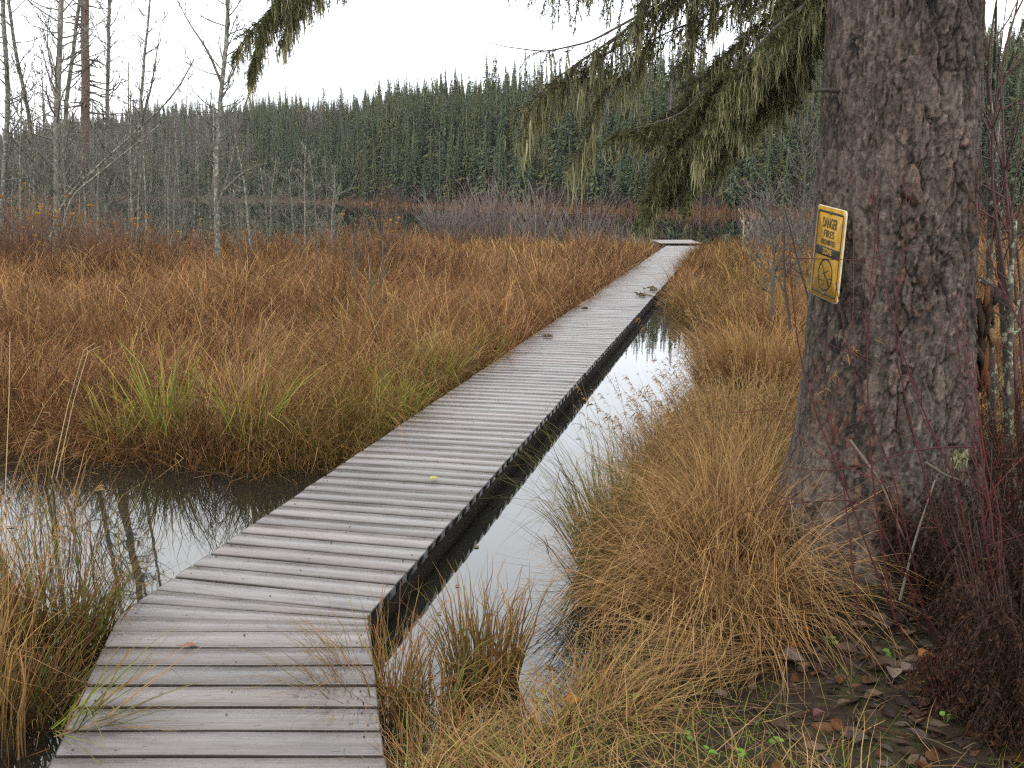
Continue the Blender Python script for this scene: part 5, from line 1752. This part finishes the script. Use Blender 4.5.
# ------------------------------------------------------------------ willow thickets
def willow_proto(name, h, n, cols, seed, leaves=None, spread=0.55, r=0.006):
    rs = np.random.default_rng(seed)
    root_ = bpy.data.objects.new(name, None)
    COL.objects.link(root_)
    m_ = MB()
    lm = MB()
    for _ in range(n):
        a = rs.uniform(0, 6.28)
        b0 = np.array([math.cos(a), math.sin(a), 0]) * rs.uniform(0, 0.25)
        e = np.array([math.cos(a) * spread * h * rs.uniform(0.1, 1), math.sin(a) * spread * h * rs.uniform(0.1, 1), h * rs.uniform(0.55, 1.05)])
        q, L = resample([b0, b0 * 0.6 + e * 0.4 + (0, 0, 0.1 * h), e], 6)
        q += rs.normal(0, 0.02, q.shape) * np.linspace(0, 1, 6)[:, None]
        c = np.array(cols[rs.integers(len(cols))]) * rs.uniform(0.75, 1.25)
        m_.tube(q, np.linspace(r * 1.5, r * 0.6, 6), 3, c)
        for _ in range(4):
            k_ = rs.integers(2, 6)
            d = q[k_] - q[k_ - 1]
            d = d / np.linalg.norm(d) + rs.normal(0, 0.4, 3)
            e2 = q[k_] + d * h * rs.uniform(0.08, 0.25)
            m_.tube([q[k_], (q[k_] + e2) / 2 + rs.normal(0, 0.01, 3), e2], [r * 0.8, r * 0.6, r * 0.4], 3, c)
            if leaves is not None and rs.uniform() < leaves[1]:
                for _ in range(3):
                    leaf_mesh(lm, e2 + rs.normal(0, 0.05, 3), 0.09, 0.05, rs.uniform(0, 6), rs.normal(0, 0.8), 0.4, np.array(leaves[0]) * rs.uniform(0.7, 1.2))
    m_.link('stems', M_RED, root_)
    if lm.n:
        lm.link('leaves', M_LEAF, root_, smooth_shade=True)
    return root_


PUR = [(0.15, 0.115, 0.098), (0.13, 0.10, 0.085), (0.18, 0.145, 0.12), (0.11, 0.078, 0.068)]
protos = [willow_proto('willow_shrub', 1.8, 20, PUR, 100 + k, r=0.009) for k in range(3)]
used = [False] * 3


def place(protos_, used_, k, x, y, sc_, label, group, cat='shrub'):
    z = hz(x, y) - 0.03
    if not used_[k]:
        used_[k] = True
        r_ = protos_[k]
        r_.location = (x, y, z)
        r_.scale = (sc_, sc_, sc_)
        tag(r_, label, cat, group)
    else:
        r_ = copy_tree(protos_[k], (x, y, z), rng.uniform(0, 6.28), sc_, label, group)
    r_['category'] = cat
    return r_


GL = 'bare willow thicket at the lake end of the meadow'
for k in range(46):
    u = 425 + 225 * rng.uniform(0, 1)
    Yk = 31 + rng.uniform(-1.0, 2.5)
    prof = 0.75 + 0.35 * math.sin(math.pi * min(1, max(0, (u - 415) / 200)))
    x = at(u, 220, Yk)[0]
    if on_deck(np.array([[x, Yk, 0]]), 0.3)[0]:
        continue
    place(protos, used, k % 3, x, Yk, prof * rng.uniform(0.62, 1.05), 'bare purplish willow shrub in the thicket at the lake end of the meadow', GL)
for k in range(16):
    u = 752 + 100 * rng.uniform(0, 1)
    Yk = 27 + rng.uniform(-2, 6)
    place(protos, used, k % 3, at(u, 220, Yk)[0], Yk, rng.uniform(0.55, 0.85), 'bare twiggy willow shrub at the right lake edge behind the sign', 'bare willows at the right lake edge')
p2 = [willow_proto('leafy_shrub', 1.35, 34, [(0.12, 0.062, 0.034), (0.15, 0.078, 0.04), (0.085, 0.05, 0.033)], 120 + k, leaves=((0.28, 0.14, 0.025), 0.05), r=0.007) for k in range(2)]
u2 = [False, False]
k = 0
for u, Yk, sc_ in ((8, 19, 1), (20, 20, 1.05), (34, 19, 1.1), (52, 20, 1.0), (70, 21, 1.0), (88, 20, 0.9), (104, 19, 0.9), (120, 21, 0.9), (140, 20, 0.75), (170, 21, 0.7), (200, 20, 0.7), (245, 20, 0.7), (355, 19, 0.8), (372, 20, 0.9), (388, 21, 0.9), (402, 20, 0.75), (335, 22, 0.6), (290, 22, 0.6), (-20, 19, 1.1)):
    lab = 'reddish shrub with a few yellow leaves at the left end of the meadow' if u < 260 else 'reddish shrub with yellow leaves in the centre of the meadow'
    place(p2, u2, k % 2, at(u, 240, Yk)[0], Yk, sc_, lab, 'yellow leaved shrubs left' if u < 260 else 'yellow leaved shrubs centre')
    k += 1

# ------------------------------------------------------------------ the forest across the lake
def spruce_mesh(seed, h=10.0, wid=1.0, tiers=34, hue=(1, 1, 1), bare=0.0):
    rs = np.random.default_rng(seed)
    m_ = MB()
    tm = MB()
    tm.tube([(0, 0, -0.5), (0, 0, h * 0.5), (0, 0, h * 0.98)], [0.11, 0.07, 0.02], 5, (0.13, 0.115, 0.10))
    C = np.array([(0.064, 0.082, 0.044), (0.078, 0.096, 0.048), (0.054, 0.072, 0.045), (0.100, 0.104, 0.048)]) * np.array(hue)
    P_, S_, W_, K_ = [], [], [], []
    for k in range(tiers):
        f = (k + rs.uniform(0, 0.6)) / tiers
        z = h * (0.07 + bare * 0.3 + (0.92 - bare * 0.3) * f)
        ln = wid * ((1 - f) ** 0.95 * (1.0 if f > 0.15 else 0.75 + f * 1.6) + 0.05) * rs.uniform(0.7, 1.15)
        nb = rs.integers(5, 8)
        for j in range(nb):
            if rs.uniform() < 0.14:
                continue
            a = 6.283 * (j + rs.uniform(0, 0.8)) / nb
            d = np.array([math.cos(a), math.sin(a), 0])
            l_ = ln * rs.uniform(0.6, 1.2)
            dr = rs.uniform(0.15, 0.55)
            p = np.array([0, 0, z]) + np.array([d * l_ * t_ + np.array([0, 0, 0.12 * l_ * t_ - dr * l_ * t_ * t_]) for t_ in (0, 0.5, 1.0)])
            sd = np.array([-d[1], d[0], rs.normal(0, 0.5)])
            c = C[rs.integers(4)] * rs.uniform(0.7, 1.35)
            P_.append(p); S_.append(sd / np.linalg.norm(sd)); W_.append([0.13 * wid * (1.1 - f), 0.26 * wid * (1.08 - f), 0.03]); K_.append([c, c, c * 1.1])
            # hanging side spray
            q = p[1] + np.array([[0, 0, 0.02], d * 0.12 * l_ + np.array([0, 0, -0.14 * wid]), d * 0.22 * l_ + np.array([0, 0, -0.34 * wid])])
            P_.append(q); S_.append(np.array([-d[1], d[0], 0])); W_.append([0.24 * wid * (1.05 - f), 0.15 * wid * (1.05 - f), 0.02]); K_.append([c, c * 0.95, c])
    m_.ribbons(np.array(P_), np.array(W_), np.array(S_), np.array(K_))
    return m_, tm


def aspen_mesh(seed, h=10.0, tint_=(1, 1, 1)):
    rs = np.random.default_rng(seed)
    m_, tm = MB(), MB()
    tm.tube([(0, 0, -0.5), (rs.normal(0, 0.1), 0, h * 0.5), (rs.normal(0, 0.2), 0, h)], [0.10, 0.07, 0.02], 5, (0.20, 0.18, 0.16))
    P_, S_, W_, K_ = [], [], [], []
    for k in range(230):
        f = rs.uniform(0.2, 1.0)
        a = rs.uniform(0, 6.28)
        d = np.array([math.cos(a), math.sin(a), rs.uniform(0.6, 1.6)])
        d /= np.linalg.norm(d)
        l_ = rs.uniform(0.5, 1.5) * (1.25 - f)
        p0 = np.array([0, 0, h * f * 0.97])
        p = np.array([p0, p0 + d * l_ * 0.5, p0 + d * l_ + (0, 0, 0.15 * l_)])
        s = np.cross(d, rs.normal(0, 1, 3))
        c = np.array([(0.15, 0.122, 0.11), (0.18, 0.148, 0.13), (0.12, 0.10, 0.092)][k % 3]) * np.array(tint_)
        P_.append(p); S_.append(s / np.linalg.norm(s)); W_.append([0.05, 0.06, 0.03]); K_.append([c] * 3)
    m_.ribbons(np.array(P_), np.array(W_), np.array(S_), np.array(K_))
    return m_, tm


kinds = []
for k, (h, wd, hue) in enumerate(((10.5, 1.7, (1, 1, 0.95)), (9.0, 1.9, (0.92, 1.0, 1.0)), (11.5, 1.5, (1.15, 1.0, 0.8)), (8.0, 1.7, (0.9, 1.0, 1.05)), (10.0, 1.3, (1.25, 1.08, 0.85)))):
    kinds.append(('spruce_tree', spruce_mesh(200 + k, h, wd, 36, hue, 0.3 * (k == 4))))
for k in range(3):
    kinds.append(('aspen_tree', aspen_mesh(220 + k, 10 - k)))

# trees are thrown on the far bank behind the shoreline
n = 15000
th_ = rng.uniform(-0.62, 0.66, n)                       # azimuth from straight ahead
dd_ = rng.uniform(2, 135, n) ** 1.0
uu = np.tan(th_)
rr_ = np.interp(uu, SH_U, SH_D) + dd_
px_, py_ = rr_ * np.sin(th_), rr_ * np.cos(th_)
keep = rng.uniform(0, 1, n) < np.clip(rr_ / 260, 0.1, 1) * np.where(dd_ < 25, 1.3, 0.9)
P3 = np.stack([px_, py_, np.zeros(n)], 1)[keep]
dd_, uu = dd_[keep], uu[keep]
P3[:, 2] = height(P3) - 0.1
dec = vnoise(P3, 0.025, 41) * 0.85 + 0.35 * smooth(-0.22, -0.36, uu) * (dd_ > 14)
decid = (dec > 0.665) & (rng.uniform(0, 1, len(P3)) < 0.75) | (rng.uniform(0, 1, len(P3)) < 0.06)
kk = np.where(decid, rng.integers(5, 8, len(P3)), rng.integers(0, 5, len(P3)))
scl = (0.38 + 0.66 * rng.beta(2, 2, len(P3))) * (0.85 + 0.3 * vnoise(P3, 0.06, 52)) * np.where(dd_ < 12, 0.82, 1.0) * np.where(decid, 0.92, 1.0)
# space the trees apart
order = np.argsort(rng.uniform(0, 1, len(P3)))
cell = {}
sel = []
for i_ in order:
    key = (int(P3[i_, 0] // 1.35), int(P3[i_, 1] // 1.35))
    if key in cell:
        continue
    cell[key] = 1
    sel.append(i_)
sel = np.array(sel)
front = sel[np.argsort(dd_[sel] + 0.06 * np.hypot(P3[sel, 0], P3[sel, 1]))][:270]
fs = set(front.tolist())
meshes = []
for nm, (fo, tr) in kinds:
    meshes.append((nm, fo.mesh('crown', M_FOREST), tr.mesh('trunk', M_BARE)))
for i_ in front:
    nm, cm, tm = meshes[kk[i_]]
    sp = nm == 'spruce_tree'
    r_ = empty(nm, P3[i_], 'dark green spruce in the front row of the forest across the lake' if sp else 'leafless pale aspen in the front row of the forest across the lake', 'tree', 'spruces along the far shore' if sp else 'aspens along the far shore')
    s_ = float(scl[i_])
    r_.scale = (s_, s_, s_)
    r_.rotation_euler = (0, 0, float(rng.uniform(0, 6.28)))
    for part, me in (('crown', cm), ('trunk', tm)):
        o = bpy.data.objects.new(part, me)
        COL.objects.link(o)
        o.parent = r_
rest = np.array([i_ for i_ in sel if i_ not in fs])
fm = MB()
for k_ in range(8):
    ids = rest[kk[rest] == k_]
    for src in kinds[k_][1]:
        V = np.concatenate(src.v); C_ = np.concatenate(src.c)
        Q = np.concatenate(src.q) if src.q else np.zeros((0, 4), int)
        T = np.concatenate(src.t) if src.t else np.zeros((0, 3), int)
        for i_ in ids:
            a = rng.uniform(0, 6.28)
            ca_, sa = math.cos(a), math.sin(a)
            s_ = scl[i_]
            v = np.stack([V[:, 0] * ca_ - V[:, 1] * sa, V[:, 0] * sa + V[:, 1] * ca_, V[:, 2] * rng.uniform(0.9, 1.1)], 1) * s_ + P3[i_]
            fm.add(v, quads=Q, tris=T, col=C_ * rng.uniform(0.8, 1.2))
tag(fm.link('forest', M_FOREST), 'dense dark spruce and bare aspen forest on the hill across the lake', 'forest', kind='stuff')
print('forest trees', len(sel))

# red and ochre brush along the far waterline
bm_ = MB()
n = 16000
th_ = rng.uniform(-0.62, 0.66, n)
off = rng.uniform(-1.0, 7.0, n)
rr_ = np.interp(np.tan(th_), SH_U, SH_D) + off
p = np.stack([rr_ * np.sin(th_), rr_ * np.cos(th_), np.zeros(n)], 1)
p[:, 2] = np.maximum(height(p), 0) - 0.05
f = smooth(0, 3, off)[:, None]
c = pick([TAN, PINK, RUST], [3, 3, 1], n) * 0.75 * (1 - f) + pick([(0.20, 0.12, 0.11), (0.20, 0.15, 0.13), (0.10, 0.09, 0.06)], [2, 2, 2], n) * f
blades(bm_, p, rng.uniform(0.3, 0.6, n) + 1.0 * f[:, 0] * rng.uniform(0.4, 1, n), 0.05 + rng.uniform(0.02, 0.10, n), rng.uniform(0, 6.28, n), rng.uniform(0, 0.4, n), rng.uniform(0, 0.8, n), c, c, 4)
tag(bm_.link('shore_brush', M_GRASS), 'ochre sedge and reddish brush along the far shoreline', 'brush', kind='stuff')

# ------------------------------------------------------------------ damp autumn air
hm, ht, ho = new_mat('haze_air')
pv = N(ht, 'ShaderNodeVolumePrincipled')
pv.inputs['Color'].default_value = (0.94, 0.97, 1.0, 1)
pv.inputs['Density'].default_value = 0.00014
pv.inputs['Anisotropy'].default_value = 0.2
ht.links.new(pv.outputs[0], ho.inputs['Volume'])
m_ = MB()
m_.box((0, 670, 26), (2500, 1560, 56))
tag(m_.link('haze', hm), kind='stuff')
SC.cycles.volume_bounces = 1
